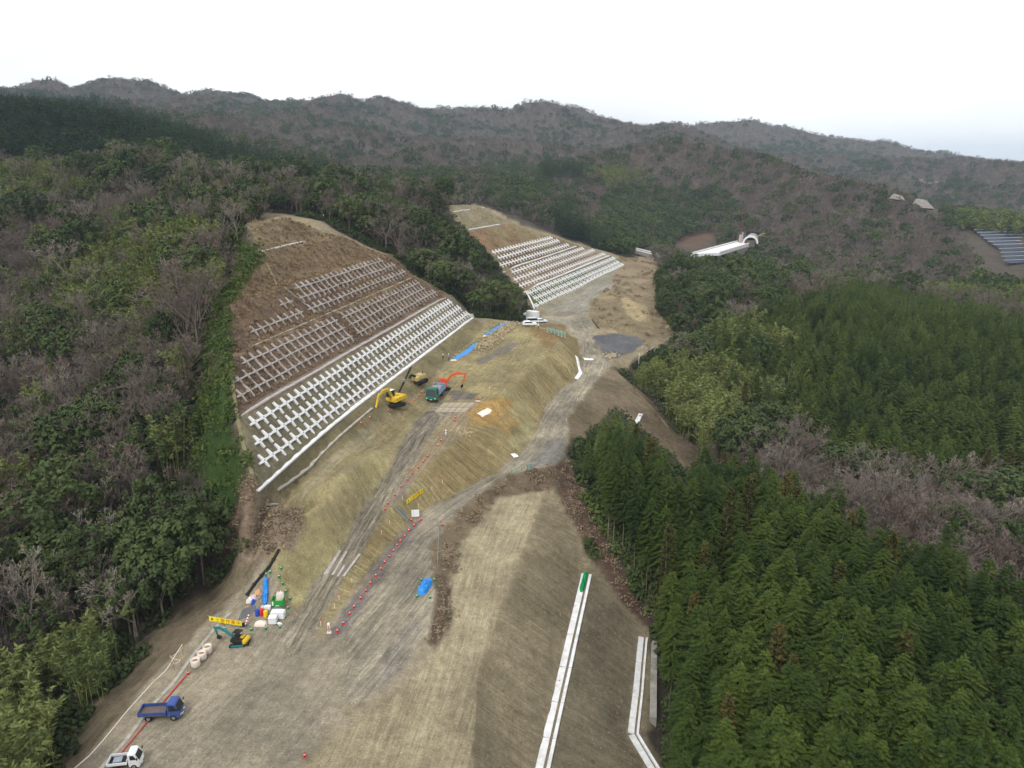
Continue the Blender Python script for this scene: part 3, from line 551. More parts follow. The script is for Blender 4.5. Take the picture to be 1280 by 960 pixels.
KIND = {
 'hinoki': dict(crown=[hinoki('cypress_crown', M_HIN) for _ in range(NV)], trunk=[trunk_mesh('cypress_trunk', 16.5, .17, M_BRK) for _ in range(2)], h=18, r=1.8),
 'hinoki2': dict(crown=[hinoki('cypress_crown', M_HIN2, nb=110, nl=8, lo=.16, R=1.7, h=11, ll=.36) for _ in range(NV)], trunk=[trunk_mesh('cypress_trunk', 10, .14, M_BRK) for _ in range(2)], h=11, r=1.7),
 'cedar': dict(crown=[cedar('cedar_crown', M_CED) for _ in range(NV)], trunk=[trunk_mesh('cedar_trunk', 15.5, .17, M_BRK) for _ in range(2)], h=17, r=1.6),
 'ever': dict(crown=[evergreen('broadleaf_crown', M_EVG, nc=c_, flat=f_) for c_, f_ in ((46, .62), (40, .75), (54, .5), (36, .68))], trunk=[limb_tree('broadleaf_trunk', M_BRK, 9, 3, 2, (5, 3), .9, .05, .17) for _ in range(2)], h=10, r=3.4),
 'bare': dict(crown=[limb_tree('bare_crown', m_, 10, 3.4, 5, k_, u_, .03) for m_, k_, u_ in ((M_BAR, (5, 4, 4, 4, 5), .55), (M_BAR, (6, 4, 4, 4, 4), .8), (M_BARER, (5, 4, 4, 4, 5), .5), (M_BAR, (4, 5, 4, 4, 5), .65), (M_BARL, (5, 4, 4, 4, 5), .9))], trunk=[trunk_mesh('bare_trunk', 4.5, .17, M_BRK, .05) for _ in range(2)], h=10, r=3.4),
 'bamboo': dict(crown=[bamboo('bamboo_foliage', M_BAM) for _ in range(NV)], trunk=[culms('bamboo_culms', M_CUL) for _ in range(2)], h=11, r=2.4),
 'dbamboo': dict(crown=[bamboo('bamboo_foliage', M_BAM2, 10, 14, 90, 2.6) for _ in range(NV)], trunk=[culms('bamboo_culms', M_CUL, 9) for _ in range(2)], h=10, r=2.6),
 'farcon': dict(crown=[hinoki('far_conifer', M_FARC, nb=34, nl=4, lo=.2, R=2.0, h=13, ll=.85) for _ in range(3)], h=13, r=2),
 'farever': dict(crown=[evergreen('far_evergreen', M_EVG, nc=18, nq=24, q=.45, flat=.55, low=.1) for _ in range(4)], h=9, r=3.4),
 'farbare': dict(crown=[limb_tree('far_bare', m_, 9, 3.6, 4, (5, 4, 4, 6), .6, .085, .14) for m_ in (M_BAR, M_BAR, M_BARER, M_BAR, M_BARL)], h=9, r=3.4),
 'farbam': dict(crown=[bamboo('far_bamboo', M_BAM, 10, 8, 26, 2.2, .75) for _ in range(3)], h=10, r=2.4),
}
# species by where the crowns are seen
SPEC = [
 (dict(hinoki=.93, cedar=.07), [(712, 498), (770, 505), (830, 545), (910, 580), (1000, 640), (1100, 685), (1200, 735), (1295, 780), (1295, 1400), (780, 1400), (820, 800), (790, 760), (735, 700), (712, 600)]),
 (dict(farcon=1), [(-60, 112), (75, 116), (150, 130), (265, 170), (335, 188), (440, 210), (440, 228), (330, 218), (255, 207), (200, 200), (60, 194), (-60, 196)]),
 (dict(bamboo=.55, ever=.25, bare=.2), [(-60, 190), (110, 195), (125, 232), (60, 275), (-60, 290)]),
 (dict(bamboo=.75, ever=.1, bare=.15), [(60, 330), (130, 300), (180, 255), (270, 285), (240, 330), (205, 390), (150, 420), (70, 400)]),
 (dict(bamboo=.7, bare=.3), [(195, 545), (245, 495), (262, 510), (262, 600), (205, 610)]),
 (dict(dbamboo=1), [(-80, 800), (60, 780), (120, 752), (185, 790), (205, 840), (120, 910), (60, 1100), (-80, 1400)]),
 (dict(ever=.7, dbamboo=.25, bare=.05), [(130, 640), (260, 605), (330, 690), (240, 760), (150, 740)]),
 (dict(ever=.62, bare=.38), [(330, 235), (400, 225), (560, 232), (550, 252), (600, 330), (665, 392), (600, 398), (545, 352), (430, 285)]),
 (dict(ever=.62, bare=.3, bamboo=.08), [(125, 180), (420, 212), (420, 250), (300, 270), (240, 240), (120, 240)]),
 (dict(farcon=1), [(674, 203), (730, 203), (732, 222), (676, 222)]), (dict(farcon=.9, farever=.1), [(690, 262), (770, 296), (750, 308), (700, 288)]),
 (dict(farever=.75, farbare=.25), [(755, 240), (870, 250), (880, 290), (800, 310), (760, 300)]),
 (dict(farbam=.6, farbare=.4), [(735, 205), (800, 200), (815, 215), (760, 232)]), (dict(farbam=.7, farever=.3), [(1195, 258), (1300, 262), (1300, 285), (1205, 280)]),
 (dict(ever=.8, bare=.2), [(816, 330), (960, 322), (1000, 350), (900, 385), (880, 440), (816, 440)]),
 (dict(bamboo=1), [(762, 438), (830, 428), (915, 470), (925, 540), (870, 565), (770, 480)]),
 (dict(hinoki=.72, bamboo=.2, ever=.08), [(880, 400), (940, 385), (1010, 420), (1010, 500), (980, 520), (900, 470)]),
 (dict(hinoki=1), [(930, 385), (960, 368), (1080, 350), (1180, 370), (1320, 395), (1320, 560), (1190, 578), (1080, 560), (980, 520)]),
 (dict(bare=.8, ever=.2), [(840, 515), (960, 535), (1080, 572), (1200, 598), (1320, 606), (1320, 800), (1100, 695), (900, 590), (850, 560)]),
 (dict(farbare=.86, farever=.14), [(880, 205), (1010, 200), (1130, 245), (1240, 300), (1215, 345), (1080, 350), (960, 335), (950, 280)]),
 (dict(cedar=.7, ever=.12, bare=.18), [(890, 470), (980, 518), (1080, 558), (1190, 576), (1320, 556), (1320, 640), (1180, 615), (1060, 595), (960, 560), (880, 520)]),
 (dict(bamboo=.45, ever=.35, bare=.2), [(1130, 345), (1300, 320), (1300, 395), (1160, 372)]),
 (dict(bare=.8, ever=.2), [(840, 515), (960, 535), (1080, 572), (1200, 598), (1320, 606), (1320, 800), (1100, 695), (900, 590), (850, 560)]),
]
NOTREE = [[(785, 312), (800, 308), (825, 316), (800, 322)], [(862, 318), (885, 303), (925, 298), (922, 286), (955, 284), (952, 298), (925, 314)], [(1205, 284), (1295, 290), (1295, 338), (1240, 338), (1225, 315), (1210, 298)], [(835, 300), (880, 286), (900, 290), (900, 302), (860, 314)],
          [(238, 450), (262, 400), (296, 296), (316, 305), (330, 335), (322, 372), (296, 400), (284, 450), (292, 525), (318, 612), (300, 625), (275, 600), (262, 520)],
          [(258, 665), (300, 620), (345, 630), (374, 640), (380, 662), (362, 692), (310, 705)], [(1140, 246), (1170, 246), (1185, 262), (1160, 262)]]
SITEPX = np.array(SITE_PX, float); wz = ZN.index('weedy_slope'); cz = ZN.index('cleared_slope'); NOTREEP = [np.array(p, float) for p in NOTREE]; SPECP = [(d, np.array(p, float)) for d, p in SPEC]
def scatter(y0, y1, sp, keepfac):
    xs = np.arange(-.80*y1-30, .80*y1+30, sp); ys = np.arange(y0, y1, sp); X, Y = np.meshgrid(xs, ys); X = X.ravel(); Y = Y.ravel()
    X = X+rng.uniform(-.48, .48, X.shape)*sp; Y = Y+rng.uniform(-.48, .48, X.shape)*sp
    m = np.abs(X) < .78*Y+35; X, Y = X[m], Y[m]; return X, Y, hsamp(H, X, Y)
trees = []       # (kind, x, y, z, scale)
LOWR = blur(H, 12)
def plant(y0, y1, sp, farmode, only=None):
    X, Y, Zg = scatter(y0, y1, sp, 1)
    iz = np.clip(np.searchsorted(GX, X)-1, 0, NX-1); kz = np.clip(np.searchsorted(GY, Y)-1, 0, NY-1); zz = zone[kz, iz]
    ok = (~pip(SITE, X, Y)) & (zz == 0); X, Y, Zg = X[ok], Y[ok], Zg[ok]
    dS = pdist(SITE, X, Y); ok = dS > 1.2; X, Y, Zg, dS = X[ok], Y[ok], Zg[ok], dS[ok]
    px_, py_, dep = proj(X, Y, Zg+7)
    ok = (px_ > -140) & (px_ < 1420) & (py_ < 1280); X, Y, Zg, dS, px_, py_, dep = [a[ok] for a in (X, Y, Zg, dS, px_, py_, dep)]
    spec = np.full(len(X), -1); 
    for i, (d, P) in enumerate(SPECP): 
        h_ = 11 if 'hinoki' in d else 7
        qx, qy, _ = proj(X, Y, Zg+h_); ins = pip(P, qx, qy) & (spec < 0); spec[ins] = i
    conc = hsamp(H, X, Y)-hsamp(LOWR, X, Y); pn = fbm(X/70, Y/70, 61, 3)
    u = rng.random(len(X)); v = rng.random(len(X)); sc = rng.uniform(.72, 1.2, len(X))
    # what stands behind terrain is left out
    vis = np.ones(len(X), bool)
    for t in np.linspace(.3, .985, 40): vis &= (CZ+(Zg+9-CZ)*t) > hsamp(H, X*t, Y*t)-1.0
    keep = []
    for i in range(len(X)):
        if not vis[i]: continue
        if spec[i] >= 0: d = SPECP[spec[i]][0]
        elif px_[i] < 330 and Y[i] < 330: d = dict(bare=.68, ever=.18, bamboo=.14)
        else:
            e = np.clip(.27+.6*pn[i]-.04*conc[i]*(1 if Y[i] > 400 else 0), .06, .7); d = dict(bare=1-e-(.04 if Y[i] < 800 else 0), ever=e, hinoki=.04)
        a = u[i]; k = None
        for kk, w in d.items():
            k = kk
            if a < w: break
            a -= w
        base = k
        if farmode and not k.startswith('far'): k = {'hinoki2': 'farcon', 'bare': 'farbare', 'ever': 'farever', 'hinoki': 'farcon', 'cedar': 'farcon', 'bamboo': 'farbam', 'dbamboo': 'farbam'}[k]
        if only and k != only: continue
        s = sc[i]*(.74 if k == 'cedar' and Y[i] > 128 else 1)
        if k == 'hinoki' and Y[i] > 128: k = 'hinoki2'
        if k in ('ever', 'bare'): s *= .85+.75*((v[i]*7.3) % 1)**2
        if k == 'hinoki': s = .86+.5*(s-.72)
        if k == 'bamboo' and X[i] > 10: s *= 1.25
        if not farmode:
            pr = {'hinoki': 1, 'hinoki2': .9, 'cedar': .9, 'bamboo': .5, 'dbamboo': .45, 'ever': .36, 'bare': .8}.get(k, .6)
            if k == 'ever' and Y[i] < 112: pr = .62
            if v[i] > pr: continue
        keep.append((k, X[i], Y[i], Zg[i], s))
    if keep:
        kx = np.array([q[1] for q in keep]); ky = np.array([q[2] for q in keep]); kzg = np.array([q[3] for q in keep]); kh = np.array([KIND[q[0]]['h']*q[4] for q in keep]); kr = np.array([KIND[q[0]]['r']*q[4] for q in keep])
        bad = np.zeros(len(keep), bool)
        for fz, ox in ((.45, 0), (.8, 0), (1, 0), (.6, -.85), (.6, .85), (.85, .6), (.85, -.6)):
            qx, qy, dd = proj(kx+ox*kr, ky, kzg+fz*kh); bad |= pip(SITEPX, qx, qy)
            if y0 < 600 and ox == 0:
                for P in NOTREEP: bad |= pip(P, qx, qy)
        trees.extend(q for q, b_ in zip(keep, bad) if not b_)
plant(38, 330, 2.45, False); plant(330, 800, 4.8, True); plant(325, 480, 3.3, True, 'farcon'); plant(800, 1500, 6.6, True); plant(1500, 2700, 9.5, True); plant(2700, 5200, 26.0, True)
def thing(name, label, cat, group=None, loc=(0, 0, 0), rz=0, sc=1):
    o = bpy.data.objects.new(name, None); o.empty_display_size = .3; COL.objects.link(o); o.location = loc; o.rotation_euler = (0, 0, rz); o.scale = (sc, sc, sc); return tag(o, label, cat, group)
def kid(name, me, parent, loc=(0, 0, 0), rz=0, label=None):
    o = bpy.data.objects.new(name, me); COL.objects.link(o); o.parent = parent; o.location = loc; o.rotation_euler = (0, 0, rz)
    if label: o['label'] = label
    return o
TNAME = {'hinoki': 'cypress_tree',  'cedar': 'cedar_tree', 'ever': 'broadleaf_tree', 'bare': 'bare_tree', 'bamboo': 'bamboo_clump', 'dbamboo': 'bamboo_clump'}
def stand(k, px, py, x, y):
    if k == 'hinoki' and y < 128:
        e = float(pdist(SITE, np.array([x]), np.array([y]))[0])
        if e < 6: return ('cypress showing its bare trunk on the plantation edge along the white drains', 'cypresses on the drain edge')
        if py < 560 + (px-720)*.42: return ('cypress on the far rim of the near plantation above the bare gully', 'cypresses on the gully rim')
        return ('tall cypress deep inside the dense plantation beside the stepped drains', 'cypresses inside the plantation')
    if k in ('hinoki', 'hinoki2'): return ('green cypress on the rounded plantation hill across the wooded gully', 'cypresses on the plantation hill')
    if k == 'cedar': return ('slender olive brown cedar in the wood right of the stepped embankment', 'cedars right of the works')
    left = x < -20 and px < 600
    if k == 'dbamboo': return ('feathery olive green bamboo clump beside the yard of the parked trucks', 'bamboo beside the yard')
    if k == 'bamboo':
        if left and y < 150: return ('pale feathery bamboo clump low on the hillside beside the green weedy strip', 'bamboo by the weedy strip')
        if left: return ('pale feathery bamboo clump high on the hillside left of the dry grass crest', 'bamboo high on the hillside')
        return ('pale tall bamboo clump in the grove beside the asphalt pad', 'bamboo by the asphalt pad')
    if k == 'ever':
        if left and px > 325: return ('dark rounded evergreen tree in the wooded gap between the two gridded slopes', 'evergreens between the slopes')
        if left and y < 112: return ('dark broad evergreen tree at the foot of the hillside beside the yard', 'evergreens beside the yard')
        if left and y < 200: return ('dark rounded evergreen tree among bare trees on the middle of the left hillside', 'evergreens amid the bare trees')
        if left: return ('dark rounded evergreen tree on the hilltop below the conifer ridge', 'evergreens on the hilltop')
        return ('dark rounded evergreen tree in the wood beyond the haul road', 'evergreens beyond the haul road')
    if left and px > 325: return ('leafless grey brown tree in the wooded gap between the two gridded slopes', 'bare trees between the slopes')
    if left and y < 112: return ('leafless grey brown tree in the hollow beside the yard and its bamboo', 'bare trees beside the yard')
    if left: return ('leafless grey brown tree on the left hillside above the hollow', 'bare trees on the left hillside')
    return ('leafless grey brown tree in the gully below the plantation hill', 'bare trees in the gully')
rest = {}
TA = trees
for k in KIND:
    idx = [i for i, q in enumerate(TA) if q[0] == k]
    if not idx: continue
    X = np.array([TA[i][1] for i in idx]); Y = np.array([TA[i][2] for i in idx]); Zg = np.array([TA[i][3] for i in idx]); s = np.array([TA[i][4] for i in idx])
    px_, py_, dep = proj(X, Y, Zg+KIND[k]['h']*s*.75)
    pick = set()
    if k in TNAME:
        inn = (px_ > 2) & (px_ < 1278) & (py_ > 5) & (py_ < 956); size = np.where(inn, s/dep, 0); o_ = np.argsort(-size)[:275 if k == 'bamboo' else 300]; pick = set(int(j) for j in o_ if size[j] > 0)
    for j in range(len(idx)):
        if j in pick:
            lab, grp = stand(k, px_[j], py_[j], X[j], Y[j])
            rz = R3.uniform(0, 2*PI)
            t = thing(TNAME[k], lab, 'bamboo' if 'bamboo' in k else 'tree', grp, (X[j], Y[j], Zg[j]-.1), rz, s[j])
            t.scale = (s[j]*R3.uniform(.88, 1.15), s[j]*R3.uniform(.88, 1.15), s[j])
            kid('crown' if 'bamboo' not in k else 'foliage', KIND[k]['crown'][j % len(KIND[k]['crown'])], t); kid('trunk' if 'bamboo' not in k else 'culms', KIND[k]['trunk'][j % 2], t)
        else:
            rest.setdefault(k, []).append((X[j], Y[j], Zg[j]-.1, s[j]))
# the wood that reads as one mass: points with geometry-node instances
def scatter_nodes(name, meshes, P, label=None, cat=None, smin=1, tilt=0):
    P = np.array(P, float); me = bpy.data.meshes.new(name); me.vertices.add(len(P)); me.vertices.foreach_set('co', P[:, :3].astype(np.float32).ravel())
    a = me.attributes.new('sz', 'FLOAT', 'POINT'); a.data.foreach_set('value', P[:, 3].astype(np.float32))
    me.update(); o = bpy.data.objects.new(name, me); COL.objects.link(o)
    cl = bpy.data.collections.new(name+'_kit')
    for i, m_ in enumerate(meshes): cl.objects.link(bpy.data.objects.new(f'{name}_piece', m_))
    g = bpy.data.node_groups.new(name, 'GeometryNodeTree'); g.interface.new_socket('Geometry', in_out='INPUT', socket_type='NodeSocketGeometry'); g.interface.new_socket('Geometry', in_out='OUTPUT', socket_type='NodeSocketGeometry')
    N = g.nodes.new; K = g.links.new; gi = N('NodeGroupInput'); go = N('NodeGroupOutput'); ip = N('GeometryNodeInstanceOnPoints'); ci = N('GeometryNodeCollectionInfo')
    ci.inputs['Collection'].default_value = cl; ci.inputs['Separate Children'].default_value = True; ci.inputs['Reset Children'].default_value = True
    ri = N('FunctionNodeRandomValue'); ri.data_type = 'INT'; ri.inputs[4].default_value = 0; ri.inputs[5].default_value = len(meshes)-1
    rr = N('FunctionNodeRandomValue'); rr.data_type = 'FLOAT_VECTOR'; rr.inputs[0].default_value = (-tilt, -tilt, 0); rr.inputs[1].default_value = (tilt, tilt, 6.28)
    na = N('GeometryNodeInputNamedAttribute'); na.data_type = 'FLOAT'; na.inputs['Name'].default_value = 'sz'
    rs = N('FunctionNodeRandomValue'); rs.data_type = 'FLOAT_VECTOR'; rs.inputs[0].default_value = (.85, .85, .85); rs.inputs[1].default_value = (1.18, 1.18, 1.1); rs.inputs['Seed'].default_value = 3
    vm = N('ShaderNodeVectorMath'); vm.operation = 'SCALE'; K(rs.outputs[0], vm.inputs[0]); K(na.outputs[0], vm.inputs['Scale'])
    ip.inputs['Pick Instance'].default_value = True; K(gi.outputs[0], ip.inputs['Points']); K(ci.outputs[0], ip.inputs['Instance']); K(ri.outputs[2], ip.inputs['Instance Index']); K(rr.outputs[0], ip.inputs['Rotation']); K(vm.outputs[0], ip.inputs['Scale']); K(ip.outputs[0], go.inputs[0])
    md = o.modifiers.new('scatter', 'NODES'); md.node_group = g; tag(o, label, cat, kind='stuff'); return o
STF = {'hinoki2': ('cypress_hill', 'green cypress plantation covering the rounded hill across the gully', 'forest'), 'hinoki': ('cypress_plantation', 'dense green cypress plantation filling the right hillside', 'forest'), 'cedar': ('cedar_wood', 'olive brown cedars among the plantation', 'forest'), 'ever': ('evergreen_wood', 'dark evergreen trees mixed through the near hillsides', 'forest'), 'bare': ('bare_wood', 'leafless grey brown trees mixed through the near hillsides', 'forest'), 'dbamboo': ('olive_bamboo_grove', 'olive green bamboo beside the yard', 'forest'), 'bamboo': ('bamboo_grove', 'pale green bamboo groves on the near hillsides', 'forest'),
       'farcon': ('conifer_forest', 'dark conifer plantations on the farther hills', 'forest'), 'farever': ('evergreen_forest', 'evergreen forest patches on the far ridges', 'forest'), 'farbare': ('bare_forest', 'purple brown leafless forest covering the far ridges', 'forest'), 'farbam': ('far_bamboo_grove', 'yellow green bamboo groves on the farther hills', 'forest')}
for k, P in rest.items():
    P = np.array(P)
    if k.startswith('far'):
        dist = np.hypot(P[:, 0], P[:, 1]); P[:, 3] *= np.where(dist < 800, 1.12, np.where(dist < 1500, 1.35, np.where(dist < 2700, 1.75, 3.2)))*(1.0 if k != 'farcon' else .9); P[:, 2] -= np.where(dist < 700, 1.2, np.where(dist < 1400, 2.9, 3.8))*P[:, 3]
    scatter_nodes(STF[k][0], KIND[k]['crown'], P, STF[k][1], STF[k][2])
print('TREES', len(trees), {k: len(v) for k, v in rest.items()})
# ------------------------------------------------------------------ building kit
class MB:
    def __init__(s): s.v = []; s.f = []; s.mi = []; s.cur = 0
    def add(s, v, f):
        b = len(s.v); s.v += [tuple(p) for p in v]; s.f += [tuple(b+i for i in q) for q in f]; s.mi += [s.cur]*len(f); return s
    def box(s, c, d, rz=0, ry=0, top=1.0):
        m = Matrix.Rotation(rz, 3, 'Z') @ Matrix.Rotation(ry, 3, 'Y'); c = Vector(c); v = []
        for z in (-.5, .5):
            k = top if z > 0 else 1
            for x, y in ((-.5, -.5), (.5, -.5), (.5, .5), (-.5, .5)): v.append(c+m @ Vector((x*d[0]*k, y*d[1]*k, z*d[2])))
        return s.add(v, [(3, 2, 1, 0), (4, 5, 6, 7), (0, 1, 5, 4), (1, 2, 6, 5), (2, 3, 7, 6), (3, 0, 4, 7)])
    def cyl(s, p0, p1, r0, r1=None, n=10, cap=True):
        r1 = r0 if r1 is None else r1; p0, p1 = Vector(p0), Vector(p1); d = (p1-p0).normalized(); a = d.orthogonal().normalized(); b = d.cross(a); v = []
        for p, r_ in ((p0, r0), (p1, r1)):
            for i in range(n): t = 2*PI*i/n; v.append(p+r_*(a*math.cos(t)+b*math.sin(t)))
        f = [(i, (i+1) % n, n+(i+1) % n, n+i) for i in range(n)]
        if cap: f += [tuple(range(n-1, -1, -1)), tuple(range(n, 2*n))]
        return s.add(v, f)
    def tube(s, P, r_, n=6):
        for a, b in zip(P[:-1], P[1:]): s.cyl(a, b, r_, n=n)
        return s
    def prism(s, prof, y0, y1):          # profile in x,z pushed along y
        n = len(prof); v = [(x, y0, z) for x, z in prof]+[(x, y1, z) for x, z in prof]
        return s.add(v, [tuple(range(n)), tuple(range(2*n-1, n-1, -1))]+[((i+1) % n, i, n+i, n+(i+1) % n) for i in range(n)])
    def arm(s, P, w, hs):               # bent box arm in x,z
        v = []; n = len(P)
        for i, (x, z) in enumerate(P):
            a = P[max(0, i-1)]; b = P[min(n-1, i+1)]; dx, dz = b[0]-a[0], b[1]-a[1]; L = math.hypot(dx, dz); nx, nz_ = -dz/L*hs[i]/2, dx/L*hs[i]/2
            v += [(x+nx, -w/2, z+nz_), (x+nx, w/2, z+nz_), (x-nx, w/2, z-nz_), (x-nx, -w/2, z-nz_)]
        f = [(0, 1, 2, 3), (4*n-1, 4*n-2, 4*n-3, 4*n-4)]
        for i in range(n-1):
            for k in range(4): f.append((4*i+k, 4*i+4+k, 4*i+4+(k+1) % 4, 4*i+(k+1) % 4))
        return s.add(v, f)
    def lathe(s, prof, n=12, c=(0, 0, 0)):
        v = []; m = len(prof)
        for r_, z in prof:
            for i in range(n): t = 2*PI*i/n; v.append((c[0]+r_*math.cos(t), c[1]+r_*math.sin(t), c[2]+z))
        f = [(j*n+i, j*n+(i+1) % n, (j+1)*n+(i+1) % n, (j+1)*n+i) for j in range(m-1) for i in range(n)]+[tuple(range(n-1, -1, -1)), tuple(range((m-1)*n, m*n))]
        return s.add(v, f)
    def mesh(s, name, m, bevel=0, smooth=False):
        me = bpy.data.meshes.new(name); me.from_pydata(s.v, [], s.f)
        if bevel or True:
            bm = bmesh.new(); bm.from_mesh(me); bmesh.ops.recalc_face_normals(bm, faces=bm.faces)
            if bevel: bmesh.ops.bevel(bm, geom=[e for e in bm.edges if e.is_manifold and e.calc_face_angle(0) > .5], offset=bevel, segments=2, affect='EDGES', clamp_overlap=True)
            bm.to_mesh(me); bm.free()
        if smooth: me.shade_smooth()
        me.materials.append(m); return me
    def build(s, name, m, parent=None, bevel=0, loc=(0, 0, 0), rz=0, label=None, smooth=False):
        return kid(name, s.mesh(name, m, bevel, smooth), parent, loc, rz, label)
def solo(mb, name, m, label, cat, group=None, loc=(0, 0, 0), rz=0, bevel=0, smooth=False):
    o = mb.build(name, m, None, bevel, loc, rz, None, smooth); return tag(o, label, cat, group)
def copytree(o, loc, rz=None, parent=None):
    c = o.copy(); COL.objects.link(c); c.parent = parent
    if loc is not None: c.location = loc
    if rz is not None: c.rotation_euler = (0, 0, rz)
    for ch in o.children: copytree(ch, None, None, c)
    return c
def heading(a, b): d = G(*b)-G(*a); return math.atan2(d.y, d.x)
C_WHITE = mat('white_concrete', (216, 216, 216), .85, .2, 0, 1.2, .14, .2, (162, 156, 146, .55)); C_GREY = mat('weathered_concrete', (172, 165, 159), .9, .2, 0, 1.5, .2, .2, (120, 108, 98, .7)); C_OLD = mat('stained_concrete', (150, 148, 140), .9, .2, 0, .8, .25, .2, (88, 84, 74, .8)); C_DK = mat('drain_channel_grey', (118, 118, 116), .9, .2, 0, 1, .2)  # C_DK: the channel floors' own grey, darker than the white apron slabs
MOSS = mat('mossy_concrete', (126, 120, 92), .95, .1, 0, 1.5, .25, .2, (108, 104, 66, .8)); C_MORT = mat('mortar', (168, 164, 154), .95, .1, 0, 1.2, .25, .4, (128, 118, 96, .8)); C_CAP = mat('anchor_cap_blue', (126, 140, 160), .5)
P_WHITE = mat('white_paint', (232, 234, 236), .35, .5, 0, 1.5, .06, 0, (190, 186, 176, .35)); P_BLUE = mat('blue_paint', (54, 80, 146), .4, .4, 0, 2, .2, 0, (98, 98, 108, .65)); P_GREEN = mat('green_truck_paint', (20, 112, 92), .35, .5, 0, 2, .12, 0, (70, 106, 92, .5))
P_ORANGE = mat('orange_paint', (214, 86, 40), .5, .3, 0, 2, .2, 0, (136, 84, 60, .65)); P_YEL = mat('yellow_paint', (214, 180, 48), .5, .3, 0, 2, .22, 0, (136, 116, 66, .75)); P_TEAL = mat('teal_paint', (38, 122, 130), .5, .3, 0, 2, .2, 0, (92, 112, 108, .6))
P_TAN = mat('tan_paint', (190, 172, 118), .7, .2, 0, 2, .3, 0, (104, 90, 64, .85)); BLK = mat('black_plastic', (40, 39, 38), .7, .2, 0, 3, .25, 0, (84, 78, 66, .5)); RUB = mat('tyre_rubber', (36, 35, 34), .85, .2, 0, 3, .2, 0, (92, 84, 68, .6)); GLASS = mat('dark_glass', (30, 38, 42), .08, .6); STEEL = mat('galvanised_steel', (156, 160, 164), .45, .5, .5, 3, .2)
RUST = mat('steel_plate', (164, 154, 132), .8, .3, 0, 1.5, .2, .1, (132, 118, 92, .7)); BED = mat('worn_bed', (104, 92, 84), .7, .3, 0, 2, .2); REDP = mat('red_pipe', (190, 66, 62), .5, .4, 0, 2, .2, 0, (150, 110, 100, .5)); TARP = mat('blue_tarp', (40, 134, 214), .45, .4, 0, 2.2, .22, .8); BAGW = mat('white_sack', (226, 214, 204), .8, .2, 0, 2.5, .1, .5, (190, 168, 148, .5)); PINK = mat('pinkish_wrap', (216, 196, 204), .7, .2, 0, 3, .15)
CONE_R = mat('cone_red', (214, 52, 46), .5, .4); CONE_G = mat('cone_green', (38, 150, 84), .5, .4); CONE_W = mat('cone_band', (236, 236, 232), .4, .4); YELC = mat('banner_yellow', (240, 226, 40), .6, .2, 0, 1.5, .05, .2); REDT = mat('banner_red', (200, 40, 30), .7, .2); GBOX = mat('green_box_paint', (34, 150, 58), .45, .4, 0, 2, .12); NAVY = mat('navy_cloth', (44, 52, 78), .9, .1); SKIN = mat('skin', (190, 150, 120), .6); WOOD = mat('timber', (150, 126, 92), .9, .1, 0, 2, .25); ROCK = mat('tan_rock', (166, 152, 122), .95, .1, 0, 1.2, .3, .5); NETG = mat('green_net', (20, 138, 78), .8, .1, 0, 4, .2); MESHG = mat('green_mesh', (128, 164, 146), .6, .3); GRYC = mat('grey_cloth', (150, 160, 172), .8, .1, 0, 3, .15); DRUMB = mat('blue_plastic', (30, 86, 190), .4, .4); DRUMR = mat('red_plastic', (208, 50, 48), .4, .4); DRUMY = mat('yellow_plastic', (236, 196, 30), .4, .4)
# ------------------------------------------------------------------ the gridded slopes
def cross_mesh(name, m, la, ld, w0=.25, w1=.16, th=.36, double=False):
    mb = MB(); h0, h1 = th, th*.72
    def arm(dx, dy, L, ox=0):
        px_, py_ = -dy, dx; b = [(px_*w0+ox, py_*w0), (-px_*w0+ox, -py_*w0)]; e = [(dx*L-px_*w1+ox, dy*L-py_*w1), (dx*L+px_*w1+ox, dy*L+py_*w1)]
        q = b[:1]+b[1:]+e; v = [(x, y, -.12) for x, y in q]+[(b[0][0], b[0][1], h0), (b[1][0], b[1][1], h0), (e[0][0], e[0][1], h1), (e[1][0], e[1][1], h1)]
        mb.add(v, [(3, 2, 1, 0), (4, 5, 6, 7), (0, 1, 5, 4), (1, 2, 6, 5), (2, 3, 7, 6), (3, 0, 4, 7)])
    arm(1, 0, la); arm(-1, 0, la)
    for ox in ((-.85, .85) if double else (0,)): arm(0, 1, ld, ox); arm(0, -1, ld, ox)
    return mb.mesh(name, m)
capm = MB().cyl((0, 0, .3), (0, 0, .44), .13, .1, 8).mesh('anchor_cap', C_CAP)
def slope_frame(u, n, grad):     # axes: along, up the slope, out of it
    a = Vector((u[0], u[1], 0)); up = Vector((n[0], n[1], grad)).normalized(); return a, up, a.cross(up)
